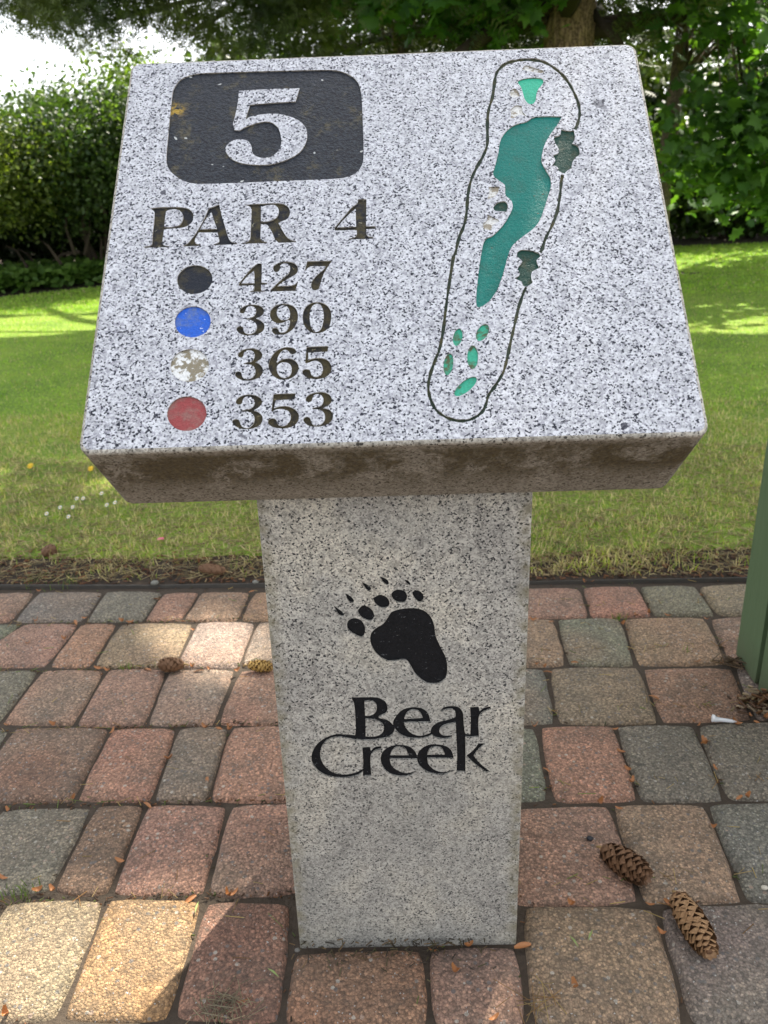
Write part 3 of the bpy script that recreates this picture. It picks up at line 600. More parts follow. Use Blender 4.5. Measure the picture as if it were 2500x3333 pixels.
for ri, (js, cols) in enumerate(rows):
    segs = []; G2 = []
    for j in js:
        if isinstance(j, str): G2.append(j); continue
        a = gp(j[0], j[1]); b = gp(j[2], j[3]); G2.append(((a.x, a.y), (b.x, b.y)))
    if prow:      # this row starts exactly where the previous one ends
        A_, B_ = np.polyfit([g[0] for g in prow], [g[1] for g in prow], 1)
        for k, g in enumerate(G2):
            if isinstance(g, str): continue
            (tx_, ty_), (bx_, by_) = g; m_ = (tx_-bx_)/(ty_-by_); yn = A_*bx_+B_; xn = bx_+m_*(yn-by_); G2[k] = ((xn, A_*xn+B_), (bx_, by_))
    real = [g for g in G2 if not isinstance(g, str)]
    A2_, B2_ = np.polyfit([g[1][0] for g in real], [g[1][1] for g in real], 1)
    for k, g in enumerate(G2):
        if not isinstance(g, str): G2[k] = (g[0], (g[1][0], .35*g[1][1]+.65*(A2_*g[1][0]+B2_)))
    real = [g for g in G2 if not isinstance(g, str)]; prow = [g[1] for g in real]
    def line(k):     # far / near edge heights as function of x : average of neighbours
        return None
    ci = 0
    # left extension
    first = real[0]; w = []
    x = first
    L = [first]
    c0 = cols[0]
    exts = []
    cur = first
    for k in range(8):
        wd = random.uniform(.17, .27); nx = ((cur[0][0]-wd, cur[0][1]+random.uniform(-.002, .002)), (cur[1][0]-wd, cur[1][1]+random.uniform(-.002, .002)))
        exts.append((nx, cur, c0 if k == 0 else random.choice(CH))); cur = nx
        if cur[0][0] < -2.7: break
    for a, b, c in exts: paver(a[0], b[0], b[1], a[1], c)
    ci = 1
    for a, b in zip(G2[:-1], G2[1:]):
        if isinstance(b, str):
            lastL, mode = a, b; continue
        if isinstance(a, str):
            if mode == 'H':
                wd = b[0][0]-lastL[0][0]; n = max(2, round(wd/.24)); seq = [lastL]
                for k in range(1, n):
                    t = k/n; seq.append(tuple(((1-t)*lastL[e][0]+t*b[e][0], (1-t)*lastL[e][1]+t*b[e][1]) for e in (0, 1)))
                seq.append(b); cc = [cols[ci]]+[random.choice(CH) for _ in range(n-2)]+[cols[ci+1]]; ci += 2
                for k in range(n): paver(seq[k][0], seq[k+1][0], seq[k+1][1], seq[k][1], cc[k])
            elif mode == 'P':   # the row interrupted by the pillar
                xl, xr = PX-PW/2-.004, PX+PW/2+.004
                paver(lastL[0], (xl, lastL[0][1]), (xl, lastL[1][1]), lastL[1], cols[ci])
                xm = gp(1720, 2900).x
                paver((xr, b[0][1]-.0), b[0], b[1], (xr, b[1][1]), cols[ci+1]); ci += 2
            elif mode == 'Q':
                yf = PY-.006; nb = lastL[1][1]
                xl = PX-PW/2+.002
                # small piece beside the pillar foot is part of the dark red paver already laid
                xq = lastL[0][0]*.5+lastL[1][0]*.5; paver((xq+.004, yf), (b[1][0], yf), b[1], lastL[1], cols[ci]); ci += 1
            continue
        aa, bb = a, b
        if ri == 5 and abs(js.index([j for j in js if not isinstance(j, str)][real.index(b)])-5) == 0:   # front of the pillar, right half
            aa = ((a[1][0], PY-.006), (a[1][0], a[1][1])); bb = ((.6*b[1][0]+.4*b[0][0], PY-.006), (b[1][0], b[1][1]))
        paver(aa[0], bb[0], bb[1], aa[1], cols[ci]); ci += 1
    cur = real[-1]
    for k in range(9):
        wd = random.uniform(.19, .27); nx = ((cur[0][0]+wd, cur[0][1]), (cur[1][0]+wd, cur[1][1]))
        paver(cur[0], nx[0], nx[1], cur[1], cols[-1] if k == 0 else random.choice(CH)); cur = nx
        if cur[0][0] > 2.6: break
for (y1, y0) in ((.765, .54), (.54, .31), (.31, .08), (.08, -.16), (-.16, -.4), (-.4, -.63)):   # rows under and behind the viewer
    x = -2.6+random.uniform(0, .2)
    while x < 2.6:
        w = random.uniform(.16, .27); paver((x, y1), (x+w, y1), (x+w, y0), (x, y0), random.choice(CH)); x += w
me = bpy.data.meshes.new('brick_paving'); me.from_pydata(PV, [], PF); me.shade_smooth(); me.update(); add_col(me, np.array(PC))
tag(link('brick_paving', me, None, [M_PAVE]), kind='structure')
# joint bed
mesh('joint_soil', [(-4, -3, -.0115), (4, -3, -.0115), (4, 2.36, -.0115), (-4, 2.36, -.0115)], [(0, 1, 2, 3)], [M_JOINT])['kind'] = 'structure'

# ------------------------------------------------------------------ ground, lawn
def terrain(name, x0, x1, y0, y1, nx, ny, mat, dz=0, yedge=None):
    V = []; Fc = []
    for j in range(ny+1):
        for i in range(nx+1):
            x = x0+(x1-x0)*i/nx; y = y0+(y1-y0)*(j/ny)**1.6
            y += eshift(x)*(1-j/ny)
            V.append((x, y, (terr(x, y) if y < 40 else terr(x, 40))+dz))
    for j in range(ny):
        for i in range(nx):
            a = j*(nx+1)+i; Fc.append((a, a+1, a+nx+2, a+nx+1))
    return mesh(name, V, Fc, [mat], None, True)
tag(terrain('ground', -60, 60, 2.262, 120, 60, 60, M_SOIL, -.004), kind='structure')
def lawn_far(x):   # far edge of the lawn as seen: nearer on the left
    if x < -1.5: return 10.0+(x+1.5)*.55
    return min(10.7, 10.0+(x+1.5)*.5)
V = []; Fc = []; nx, ny = 80, 60
for j in range(ny+1):
    for i in range(nx+1):
        x = -9+20*i/nx; ye = lawn_far(x); y0 = 2.46+eshift(x)+.05*noise.noise(Vector((x*3, 0, 0))); t = (j/ny)**1.4; y = y0+(ye-y0)*t
        V.append((x, y, terr(x, y)+.004-(.02 if j in (0, ny) else 0)))
for j in range(ny):
    for i in range(nx):
        a = j*(nx+1)+i; Fc.append((a, a+1, a+nx+2, a+nx+1))
tag(mesh('lawn', V, Fc, [M_LAWN], None, True), kind='structure')
# plastic lawn edging
el = [gp(x, y) for x, y in ((-900, 1921), (0, 1909), (500, 1905), (1000, 1902), (1700, 1893), (2500, 1884), (3300, 1874))]
mb = MB()
for dy0, dy1, z1 in ((0, .005, -.001), (.005, .012, -.006)):
    vv = []; ff = []
    for k, p in enumerate(el):
        vv += [(p.x, p.y+dy0+.002, -.03), (p.x, p.y+dy0+.002, z1+.006*(k % 2)), (p.x, p.y+dy1, z1+.006*(k % 2)), (p.x, p.y+dy1, -.03)]
    for k in range(len(el)-1):
        for e in range(3): a = k*4+e; ff.append((a, a+4, a+5, a+1))
    mb.add(vv, ff)
tag(mb.build('lawn_edging', [M_EDGE]), 'black plastic edging strip between the brick paving and the lawn', 'edging')

# grass blades
BT = [(-.5, 0, 0), (.5, 0, 0), (-.32, .12, .55), (.32, .12, .55), (0, .42, 1.0)]; BF = [(0, 1, 3), (0, 3, 2), (2, 3, 4)]
def blades(name, n, yr, xr, hr, wr, lab, dens=None, straw=.3, lean=.5, mat=M_GRASS):
    ys = yr[0]+(yr[1]-yr[0])*rng.random(n*3); xs = (rng.random(n*3)*2-1)*1.0
    xs = xs*(ys*.56+.35); ys = ys+(-.0555*(xs+1.23))
    keep = []
    for i in range(len(xs)):
        d = noise.noise(Vector((xs[i]*2.3, ys[i]*2.3, 1)))*.5+.5; d2 = noise.noise(Vector((xs[i]*9, ys[i]*9, 4)))*.5+.5
        if ys[i] > lawn_far(xs[i])-.05: continue
        if ys[i] > 4: d = .35*d+.4
        pr = 1 if dens is None else dens(xs[i], ys[i], d, d2)
        if random.random() < pr: keep.append((xs[i], ys[i], d, d2))
        if len(keep) >= n: break
    k = np.array(keep); m = len(k)
    pos = np.stack([k[:, 0], k[:, 1], np.array([terr(a, b) for a, b in k[:, :2]])-.002], 1)
    th = rng.random(m)*2*np.pi; ln = rng.normal(size=m)*lean
    z = np.stack([np.cos(th)*np.sin(ln), np.sin(th)*np.sin(ln), np.cos(ln)], 1); a = rng.normal(size=(m, 3)); x = np.cross(a, z); x /= np.linalg.norm(x, axis=1)[:, None]; y = np.cross(z, x)
    R = np.stack([x, y, z], 2)
    h = hr[0]+(hr[1]-hr[0])*rng.random(m); w = wr[0]+(wr[1]-wr[0])*rng.random(m)
    sc = np.stack([w, h, h], 1)
    g1 = np.array([.20, .37, .040]); g2 = np.array([.42, .58, .075]); st = np.array([.66, .54, .30])
    t = np.clip(k[:, 2]*.8+rng.normal(size=m)*.28, 0, 1)[:, None]; col = g1*(1-t)+g2*t
    col = col*np.array([1.06, .86, .95]) if yr[0] < 3 else col
    isst = (rng.random(m) < straw*(.35+1.3*(1-k[:, 3])))[:, None]; col = np.where(isst, st*(.5+.7*rng.random((m, 1))), col)
    o = inst_mesh(name, BT, BF, pos, R, sc, col, [mat]); tag(o, lab, 'grass', kind='stuff'); return o
def dens_near(x, y, d, d2):
    y -= eshift(x)
    e = (y-2.31)/.30+1.1*(d-.5)+(.35 if x > .2 else .12); q = max(0, min(1, e))
    return (.06+.94*q)*(.12+.88*(1 if d2 > .48 else (d2/.48)**2))*(.45+.55*min(1, max(0, (d-.25)*3))) if y > 2.285 else .0
blades('near_grass', 75000, (2.29, 4.2), None, (.012, .038), (.0022, .0045), 'sparse tufted grass with dry straw behind the lawn edging', dens_near, .72, .85)
blades('mown_grass', 80000, (4.0, 7.6), None, (.013, .026), (.004, .007), 'short mown grass in the middle of the lawn', None, .14, .5)
blades('far_grass', 60000, (7.4, 12.6), None, (.015, .028), (.009, .016), 'short green grass at the far side of the lawn', None, .06, .5)

# ------------------------------------------------------------------ sun
SUN_AZ = np.array([.465, .885]); EL = math.radians(50)
SD = np.array([SUN_AZ[0]*math.cos(EL), SUN_AZ[1]*math.cos(EL), math.sin(EL)])
gaps = [(-.42, .80, .42, .155), (gp(640, 2100).x, gp(640, 2100).y, .10, .10)]  # openings shaped into the conifer crown so sun falls on these spots
for px, py, rx, ry in ((60, 1560, .55, .15), (330, 1550, .22, .06), (60, 1065, .8, .34), (250, 1000, .8, .24), (310, 960, .6, .2), (2265, 1020, .42, .65), (2400, 812, 1.5, .45), (2330, 860, .6, .25), (2470, 880, .7, .3), (2440, 1050, .35, .3), (120, 1000, .8, .12)):
    g = gt(px, py); gaps.append((g.x, g.y, rx, ry))
def in_gap(P, pad=.07):
    s = np.zeros(len(P), bool)
    for gx, gy, rx, ry in gaps:
        zt = terr(gx, gy); t = (P[:, 2]-zt)/SD[2]; x = P[:, 0]-SD[0]*t; y = P[:, 1]-SD[1]*t
        s |= ((x-gx)/(rx+pad+.04))**2+((y-gy)/(ry+pad))**2 < 1
    return s

# ------------------------------------------------------------------ trees
random.seed(SEED_T); rng = np.random.default_rng(SEED_T)
LT = [(0, -.5, 0), (.30, -.15, .03), (.26, .2, .02), (0, .55, -.05), (-.26, .2, .02), (-.30, -.15, .03)]; LF = [(0, 1, 2), (0, 2, 3), (0, 3, 4), (0, 4, 5)]
_m = [(0, -.42), (.10, -.22), (.34, -.34), (.30, -.16), (.52, -.02), (.36, .08), (.42, .34), (.22, .24), (.16, .30), (0, .62), (-.16, .30), (-.22, .24), (-.42, .34), (-.36, .08), (-.52, -.02), (-.30, -.16), (-.34, -.34), (-.10, -.22)]
MT = [(0, 0, .04)]+[(x, y, -.10*(x*x+y*y)) for x, y in _m]; MF = [(0, i+1, (i+1) % 18+1) for i in range(18)]
# conifer spray: flat frond with ragged edge
ft = [(0, -.5, 0)]; ff_ = []
for k in range(5):
    y = -.42+k*.2; w = (.24, .30, .26, .18, .10)[k]; b = len(ft)
    ft += [(-.02, y, 0), (.02, y, 0), (w, y+.16, -.05), (.02, y+.10, 0), (-w, y+.16, -.05), (-.02, y+.10, 0)]
    ff_ += [(b+1, b+2, b+3), (b, b+5, b+4), (b, b+1, b+3), (b, b+3, b+5)]
FT, FF = ft, ff_
def cloud(centers, n, sig):
    c = centers[rng.integers(0, len(centers), n)]; return c + rng.normal(size=(n, 3))*sig, c
def shrub(label, x, y, rx, ry, z0, z1, n, size, cols, name='shrub', cat='shrub', group=None, tmpl=(LT, LF), stems=6, mat=M_LEAF, barkm=M_BARKS, holes=.0):
    tz = terr(x, y); root = empty(name, (x, y, tz)); tag(root, label, cat, group)
    nc = max(40, n//70)
    d = rng.normal(size=(nc, 3)); d /= np.linalg.norm(d, axis=1)[:, None]; r = rng.random(nc)**.33
    r *= .85+.3*rng.random(nc)
    c = d*r[:, None]*np.array([rx, ry, (z1-z0)/2])+np.array([0, 0, (z0+z1)/2-tz])
    cl = rng.random(nc)
    idx = rng.integers(0, nc, n); P = c[idx]+rng.normal(size=(n, 3))*np.array([.19, .19, .13])*(.6+.25*max(rx, .8))
    P = P[P[:, 2] > .02]; idx = idx[:len(P)]
    m = len(P); t = np.clip(cl[idx]*.7+rng.normal(size=m)*.22+.15, 0, 1)[:, None]
    col = np.array(cols[0])*(1-t)+np.array(cols[1])*t
    R = frames(m, (0, -.2, 1), .45)
    inst_mesh('crown', tmpl[0], tmpl[1], P, R, (size*(.7+.6*rng.random(m))), col, [mat], root)
    mb = MB()
    for k in range(stems):
        a = random.uniform(0, 6.28); rr = random.uniform(.3, .9); p0 = Vector((random.uniform(-.15, .15)*rx, random.uniform(-.15, .15), -.05))
        p3 = Vector((math.cos(a)*rx*rr, math.sin(a)*ry*rr, (z0-tz)+(z1-z0)*random.uniform(.2, .6)))
        p1 = p0.lerp(p3, .35)+Vector((0, 0, .25)); p2 = p0.lerp(p3, .7)+Vector((random.uniform(-.2, .2), 0, .2))
        mb.add(*tube([p0, p1, p2, p3], [.035, .028, .018, .008], 6, .1))
    mb.build('trunk', [barkm], root, True)
    return root
g1, g2 = (.045, .085, .016), (.115, .175, .030)
gh = 'shrubs of the hedge beyond the lawn'
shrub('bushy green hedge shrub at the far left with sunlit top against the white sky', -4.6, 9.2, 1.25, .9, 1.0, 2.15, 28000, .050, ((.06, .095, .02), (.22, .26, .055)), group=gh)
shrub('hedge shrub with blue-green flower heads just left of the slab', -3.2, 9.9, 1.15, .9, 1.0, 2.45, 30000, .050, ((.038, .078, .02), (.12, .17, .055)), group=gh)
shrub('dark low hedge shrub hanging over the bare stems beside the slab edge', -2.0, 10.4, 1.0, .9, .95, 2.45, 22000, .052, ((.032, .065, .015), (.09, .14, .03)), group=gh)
shrub('shrub leaning out of the left edge of the hedge', -6.3, 9.6, 1.3, .9, .8, 2.2, 9000, .075, ((.05, .09, .016), (.16, .22, .04)), group=gh)
shrub('tall loose shrub rising out of the hedge against the bright sky', -2.75, 10.8, .55, .6, 1.9, 3.05, 2600, .055, ((.09, .15, .03), (.22, .30, .06)), group=gh)
# bare stems under the hedge
for i, (xa, ya, xb, yb) in enumerate(((20, 800, 90, 870), (130, 780, 200, 860), (215, 690, 245, 830), (255, 520, 345, 700), (290, 710, 275, 830), (150, 870, 260, 820), (60, 810, 130, 880), (310, 740, 330, 850))):
    p = at(xa, ya, 9.3+.1*i); q = at(xb, yb, 9.2+.08*i); q.z = max(q.z, terr(q.x, q.y)-.02)
    mb = MB(); m_ = (p+q)/2+Vector((random.uniform(-.05, .05), 0, .06)); mb.add(*tube([q, m_, p], [.022, .017, .010], 6, .1))
    o = mb.build('bare_stem', [M_BARKS], None, True); tag(o, 'bare brown stem in the dark gap under the hedge', 'stem', 'bare stems under the hedge')
# ground cover strip
n = 15000; xs = -8+7.5*rng.random(n); ye = np.array([lawn_far(x) for x in xs]); ys = ye+.05+rng.random(n)*1.25
P = np.stack([xs, ys, np.array([terr(a, b) for a, b in zip(xs, ys)])+.02+rng.random(n)**.8*.20], 1)
t = rng.random((n, 1)); o = inst_mesh('ground_cover', LT, LF, P, frames(n, (0, -.4, 1), .6), .085*(.6+.8*rng.random(n)), np.array([.05, .11, .018])*(1-t)+np.array([.14, .24, .04])*t, [M_LEAF])
tag(o, 'low leafy ground cover along the far left lawn edge', 'ground cover', kind='stuff')

# big conifer: trunk just right of the slab's middle, boughs over the whole place
TX, TY = 1.90, 8.6; tz = terr(TX, TY)
con = empty('conifer_tree', (TX, TY, tz)); tag(con, 'big conifer with scaly brown trunk and dark drooping boughs behind the slab', 'tree')
mb = MB(); mb.add(*tube([(0, 0, -.2), (0, 0, .5), (.02, 0, 2.2), (.05, .02, 5), (.05, 0, 9), (0, 0, 14)], [.34, .27, .235, .20, .14, .04], 24, .03))
mb.build('trunk', [M_BARKC], con, True)
mb = MB(); tw = []
def bough(az, z, L, droop, r):
    pts = []; d = Vector((math.cos(az), math.sin(az), 0))
    for k in range(7):
        t = k/6; pts.append(d*(L*t)+Vector((0, 0, z+L*(.20*t-droop*t*t))) + Vector((random.uniform(-.06, .06), random.uniform(-.06, .06), random.uniform(-.05, .05))))
    mb.add(*tube(pts, [r*(1-.85*k/6)+.006 for k in range(7)], 6, .08)); return pts
for k in range(84):
    z = 2.55+9.8*(k/84)**1.1; az = k*2.399+random.uniform(-.3, .3); L = 6.6*(1-max(0, (z-5)/10))*random.uniform(.8, 1.08)
    if math.cos(az) < -.3 and z < 4.5: L = min(L, 4.3/abs(math.cos(az)))
    for _ in range(40):      # limbs leave the opening over the sunlit corner free
        ts = np.linspace(0, 1, 60); q_ = np.stack([TX+math.cos(az)*L*ts, TY+math.sin(az)*L*ts, z+L*(.20*ts-.22*ts*ts)], 1)
        t_ = q_[:, 2]/SD[2]; gx_ = q_[:, 0]-SD[0]*t_; gy_ = q_[:, 1]-SD[1]*t_
        if not np.any((np.abs(gx_+.42) < .52) & (np.abs(gy_-.82) < .30)): break
        az += .09
    p = bough(az, z-tz, L, .22, .06*(L/6)+.02)
    for i in range(1, 7):
        for s in range(5):
            t = random.random(); c = p[i-1].lerp(p[i], t); f = (i-1+t)/6; wdt = L*.30*(1-.5*f)
            sd_ = Vector((-math.sin(az), math.cos(az), 0))*random.uniform(-wdt, wdt)
            tw.append((c+sd_+Vector((0, 0, -.10*abs(sd_.length)*random.random())), az))
for k in range(0):      # the long drooping bough that reaches out to the left over the hedge
    f = k/69; tw.append((Vector((-1.9-3.9*f+random.uniform(-.1, .1), -.3+random.uniform(-.5, .5), 2.55+.95*f-tz+random.uniform(-.02, .6*(1-f)+.25)))+Vector((0, 0, 0)), 0))
tw_arr = np.array([t[0] for t in tw]); n = 125000
idx = rng.integers(0, len(tw_arr), n); P = tw_arr[idx]+rng.normal(size=(n, 3))*np.array([.26, .26, .13])
P[:, 2] -= np.abs(rng.normal(size=n))*.10
W = P+np.array([TX, TY, tz])
# lower outline of the boughs: nothing hangs into the bright sky at the upper left, nor below two metres
rel = (W-CAM); ax = rel@Fw; ix = 1250+FPX*(rel@Rt)/np.maximum(ax, .1); 
rr = np.hypot(W[:, 0]-TX, W[:, 1]-TY)
keep = (W[:, 1]-.743*W[:, 2] > -.9) & (W[:, 0]-.39*W[:, 2] > -4.6) & (W[:, 2] > 2.35+.0*rr) & (W[:, 2] > 2.68+.80*(-2.78-W[:, 0])) & ~in_gap(W, .14) & (W[:, 0] > -5.2) & ~((W[:, 0] > 2.7) & (W[:, 2] < 4.2) & (rng.random(len(W)) < .25)) & ~((W[:, 2] < 3.7) & (W[:, 1] > 3) & (W[:, 1] < 8.5) & (np.abs(W[:, 0]/np.maximum(W[:, 1], .1)-.226) < .045))  # foliage also cut to let sun shafts and open-sky light through
P = P[keep]; n = len(P); cl = rng.random(len(tw_arr))[idx][keep]
t = np.clip(cl*.8+rng.normal(size=n)*.15, 0, 1)[:, None]
col = np.array([.035, .060, .018])*(1-t)+np.array([.12, .145, .032])*t
R = frames(n, (0, 0, 1), .5)
inst_mesh('crown', FT, FF, P, R, np.where(P[:, 0]+TX < -1.6, .11, .20)*(.7+.6*rng.random(n)), col, [M_NEEDLE], con)
# the dense outer boughs that reach out to the left, over the hedge
nc = 420; cx_ = -.3-3.6*rng.random(nc)**.9; lo = 2.47+np.maximum(0, .80*(-2.78-cx_)); cz_ = lo+.10+rng.random(nc)**1.2*1.25; cy_ = 7.7+1.7*rng.random(nc)
cc_ = np.stack([cx_-TX, cy_-TY, cz_-tz], 1); m_ = 31000; ii = rng.integers(0, nc, m_); P = cc_[ii]+rng.normal(size=(m_, 3))*np.array([.16, .16, .075])
P = P[~in_gap(P+np.array([TX, TY, tz]), .12)]; m_ = len(P); t = np.clip(rng.random(m_)*.5+.3*np.sin(P[:, 0]*5)+.2, 0, 1)[:, None]
inst_mesh('outer_foliage', FT, FF, P, frames(m_, (0, 0, 1), .35), .115*(.7+.6*rng.random(m_)), np.array([.035, .060, .018])*(1-t)+np.array([.13, .155, .035])*t, [M_NEEDLE], con)
# the two limbs beside the trunk
def limb(pts, r):
    mb.add(*tube([Vector(p)-Vector((TX, TY, tz)) for p in pts], r, 8, .06))
limb([at(1775, 15, 8.5), at(1700, 40, 8.4), at(1610, 95, 8.3), at(1530, 150, 8.2), at(1440, 215, 8.1)], [.10, .085, .07, .06, .045])
limb([at(1780, 60, 8.5), at(1690, 90, 8.6), at(1600, 120, 8.7)], [.04, .03, .02])
limb([at(1925, 45, 8.5), at(1975, 85, 8.4), at(2020, 150, 8.3)], [.06, .05, .04])
mb.build('limb', [M_BARKS], con, True)

# maple with big leaves in front of the conifer and down the right side
def leafy_tree(name, label, base, trunkpts, trunkr, blobs, n, size, cols, tmpl, cat='tree', group=None, bark=M_BARKM, sig=.16, mat=M_LEAF, gapcut=False):
    root = empty(name, base); tag(root, label, cat, group); B = Vector(base)
    mb = MB(); mb.add(*tube([Vector(p)-B for p in trunkpts], trunkr, 12, .06))
    tot = sum(b[6] for b in blobs); PP = []; CC = []
    for (x, y, z, rx, ry, rz, w) in blobs:
        m = int(n*w/tot); nc = max(12, m//45)
        d = rng.normal(size=(nc, 3)); d /= np.linalg.norm(d, axis=1)[:, None]; c = d*(rng.random(nc)**.4)[:, None]*np.array([rx, ry, rz])+np.array([x, y, z])
        cl = rng.random(nc); idx = rng.integers(0, nc, m); PP.append(c[idx]+rng.normal(size=(m, 3))*sig*np.array([1.2, 1.2, .7])); CC.append(cl[idx])
        for k in range(3):
            q = c[k]; mid = (np.array(trunkpts[-1])+q)/2+np.array([0, 0, .15])
            mb.add(*tube([Vector(trunkpts[-2 if k % 2 else -1])-B, Vector(mid)-B, Vector(q)-B], [.03, .02, .006], 5, .1))
    mb.build('trunk', [bark], root, True)
    P = np.concatenate(PP); cl = np.concatenate(CC)
    ok = P[:, 2] > np.array([terr(a, min(b, 30)) for a, b in P[:, :2]])+.03
    if gapcut: ok &= ~in_gap(P, .06)
    P = P[ok]; cl = cl[ok]; m = len(P)
    t = np.clip(cl*.75+rng.normal(size=m)*.2+.1, 0, 1)[:, None]; col = np.array(cols[0])*(1-t)+np.array(cols[1])*t
    inst_mesh('crown', tmpl[0], tmpl[1], P-np.array(base), frames(m, (0, -.35, 1), .5), size*(.45+.85*rng.random(m)**1.3), col, [mat], root)
    return root
mp = at(2160, 600, 9.4); mz = terr(mp.x, 9.4)
leafy_tree('maple_tree', 'maple with broad green leaves hanging right of the slab', (mp.x, 9.4, mz),
    [(mp.x, 9.4, mz-.1), (mp.x, 9.4, 1.2), (mp.x+.05, 9.4, 2.2), (mp.x+.1, 9.4, 4.2)], [.10, .09, .08, .05],
    [(3.5, 8.5, 1.65, .5, .5, .5, 1.2), (4.3, 8.9, 1.6, .7, .5, .5, 1.5), (4.0, 8.6, 2.2, .9, .6, .5, 1.6), (3.3, 8.3, 2.75, .7, .6, .35, .9), (4.6, 8.8, 2.9, .8, .6, .5, 1.0), (3.7, 8.8, 1.2, .6, .4, .22, .8), (4.9, 9.5, 1.2, .8, .4, .3, .9), (5.3, 9.2, 2.0, .5, .6, .9, 1.0)],
    5200, .155, ((.05, .12, .03), (.16, .30, .05)), (MT, MF), gapcut=False, sig=.2)
leafy_tree('maple_tree', 'maple with leafy sprays hanging in front of the conifer above the slab', (.4, 10.2, terr(.4, 10.2)),
    [(.4, 10.2, .2), (.4, 10.2, 1.4), (.35, 10.1, 2.4), (.3, 10.0, 3.6)], [.09, .08, .07, .05],
    [(-.2, 8.6, 3.0, .8, .6, .25, 1.0), (.8, 8.4, 2.85, .8, .6, .28, 1.3), (1.15, 8.2, 2.75, .4, .5, .25, .9), (.2, 9.5, 3.7, 1.4, 1, .5, 1.5), (1.0, 8.3, 3.3, .6, .5, .25, .7)],
    1500, .17, ((.06, .15, .03), (.17, .34, .05)), (MT, MF), sig=.15)
# background trees beyond the hedge and the maple
bg = [(-8.5, 14, 1.9, 2.3, 'round dark tree far behind the left end of the hedge'), (-5.6, 14.5, 1.9, 2.2, 'low dark tree behind the sunlit hedge shrub'),
      (-2.0, 15, 1.8, 3.8, 'mid green tree behind the hedge beside the slab'), (1.0, 15, 2.6, 5.6, 'tall dark tree far behind the slab'),
      (4.2, 14.5, 2.2, 3.6, 'dark tree filling the gap behind the hanging maple leaves'), (7.2, 14, 2.2, 3.1, 'dark tree behind the right end of the lawn'),
      (10.5, 15, 2.6, 4.5, 'tree beyond the right edge of the lawn'), (-11.5, 13, 2.2, 3.5, 'tree beyond the far left of the hedge')]
for x, y, r, h, lab in bg:
    z = terr(x, y); shrub(lab, x, y, r, 1.3, z+.1, h, 15000, .13, ((.025, .05, .013), (.085, .13, .028)), name='background_tree', cat='tree', group='trees beyond the lawn', stems=5)
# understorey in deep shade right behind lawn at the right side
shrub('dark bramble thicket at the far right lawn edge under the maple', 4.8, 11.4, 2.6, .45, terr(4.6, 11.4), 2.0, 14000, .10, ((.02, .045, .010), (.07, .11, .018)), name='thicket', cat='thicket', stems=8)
shrub('added leafy thicket darkened for shade behind the bare stems left of the slab', -4.2, 10.9, 3.4, .35, terr(-3.6, 10.9), 1.9, 16000, .10, ((.012, .026, .007), (.035, .06, .012)), name='thicket', cat='thicket', stems=8)  # leaf layer added, coloured near black, to paint the shade under the hedge
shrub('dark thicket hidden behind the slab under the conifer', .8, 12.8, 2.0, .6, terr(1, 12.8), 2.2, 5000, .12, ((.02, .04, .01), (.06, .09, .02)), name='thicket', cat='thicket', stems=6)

# ------------------------------------------------------------------ slatted green bin at the right
b0 = gp(2395, 2133); b1 = gp(2456, 2228)
dv = Vector((b1.x-b0.x, b1.y-b0.y, 0)); bw = dv.length; dv.normalize(); ov = Vector((-dv.y, dv.x, 0)); ov = ov if ov.x > 0 else -ov
binr = empty('slatted_bin', (b0.x, b0.y, 0)); tag(binr, 'green stained wooden bin of upright boards standing on the paving at the right edge', 'bin')
def boardbox(o, a, wa, b, wb, h, z0=.003, bev=.003):
    mb = MB(); P = []
    for z, ins in ((z0, 0), (h-bev, 0), (h, bev)):
        for s, t in ((ins, ins), (wa-ins, ins), (wa-ins, wb-ins), (ins, wb-ins)): P.append(o+a*s+b*t+Vector((0, 0, z)))
    F_ = [(3, 2, 1, 0), (8, 9, 10, 11)]
    for l in (0, 4):
        for k in range(4): F_.append((l+k, l+(k+1) % 4, l+4+(k+1) % 4, l+4+k))
    mb.add(P, F_); return mb
HB = .86
o0 = Vector((0, 0, 0))
gapb = .022; y = 0; nslat = 3
for k in range(nslat):
    boardbox(o0+dv*(bw+gapb)*k, dv, bw, ov, .022, HB).build('board', [M_WOOD], binr)
    boardbox(o0+dv*(bw+gapb)*k+ov*((bw+gapb)*nslat-.022-gapb), dv, bw, ov, .022, HB).build('board', [M_WOOD], binr)
tot = (bw+gapb)*nslat-gapb
for k in range(nslat):
    w = (tot-2*.030)/nslat-gapb
    for base in (o0-dv*.0, o0+dv*(tot-.022)):
        boardbox(base+ov*(.030+(w+gapb)*k)+dv*0, ov, w, dv, .022, HB).build('board', [M_WOOD], binr)
boardbox(o0+dv*.03+ov*.03, dv, tot-.06, ov, tot-.06, HB-.04).build('shade_box', [M_GAPSHADE], binr)  # near-black inner box added as the shade seen between the boards
boardbox(o0-dv*.02-ov*.02, dv, tot+.04, ov, tot+.04, HB+.035, HB+.002).build('lid', [M_WOOD], binr)

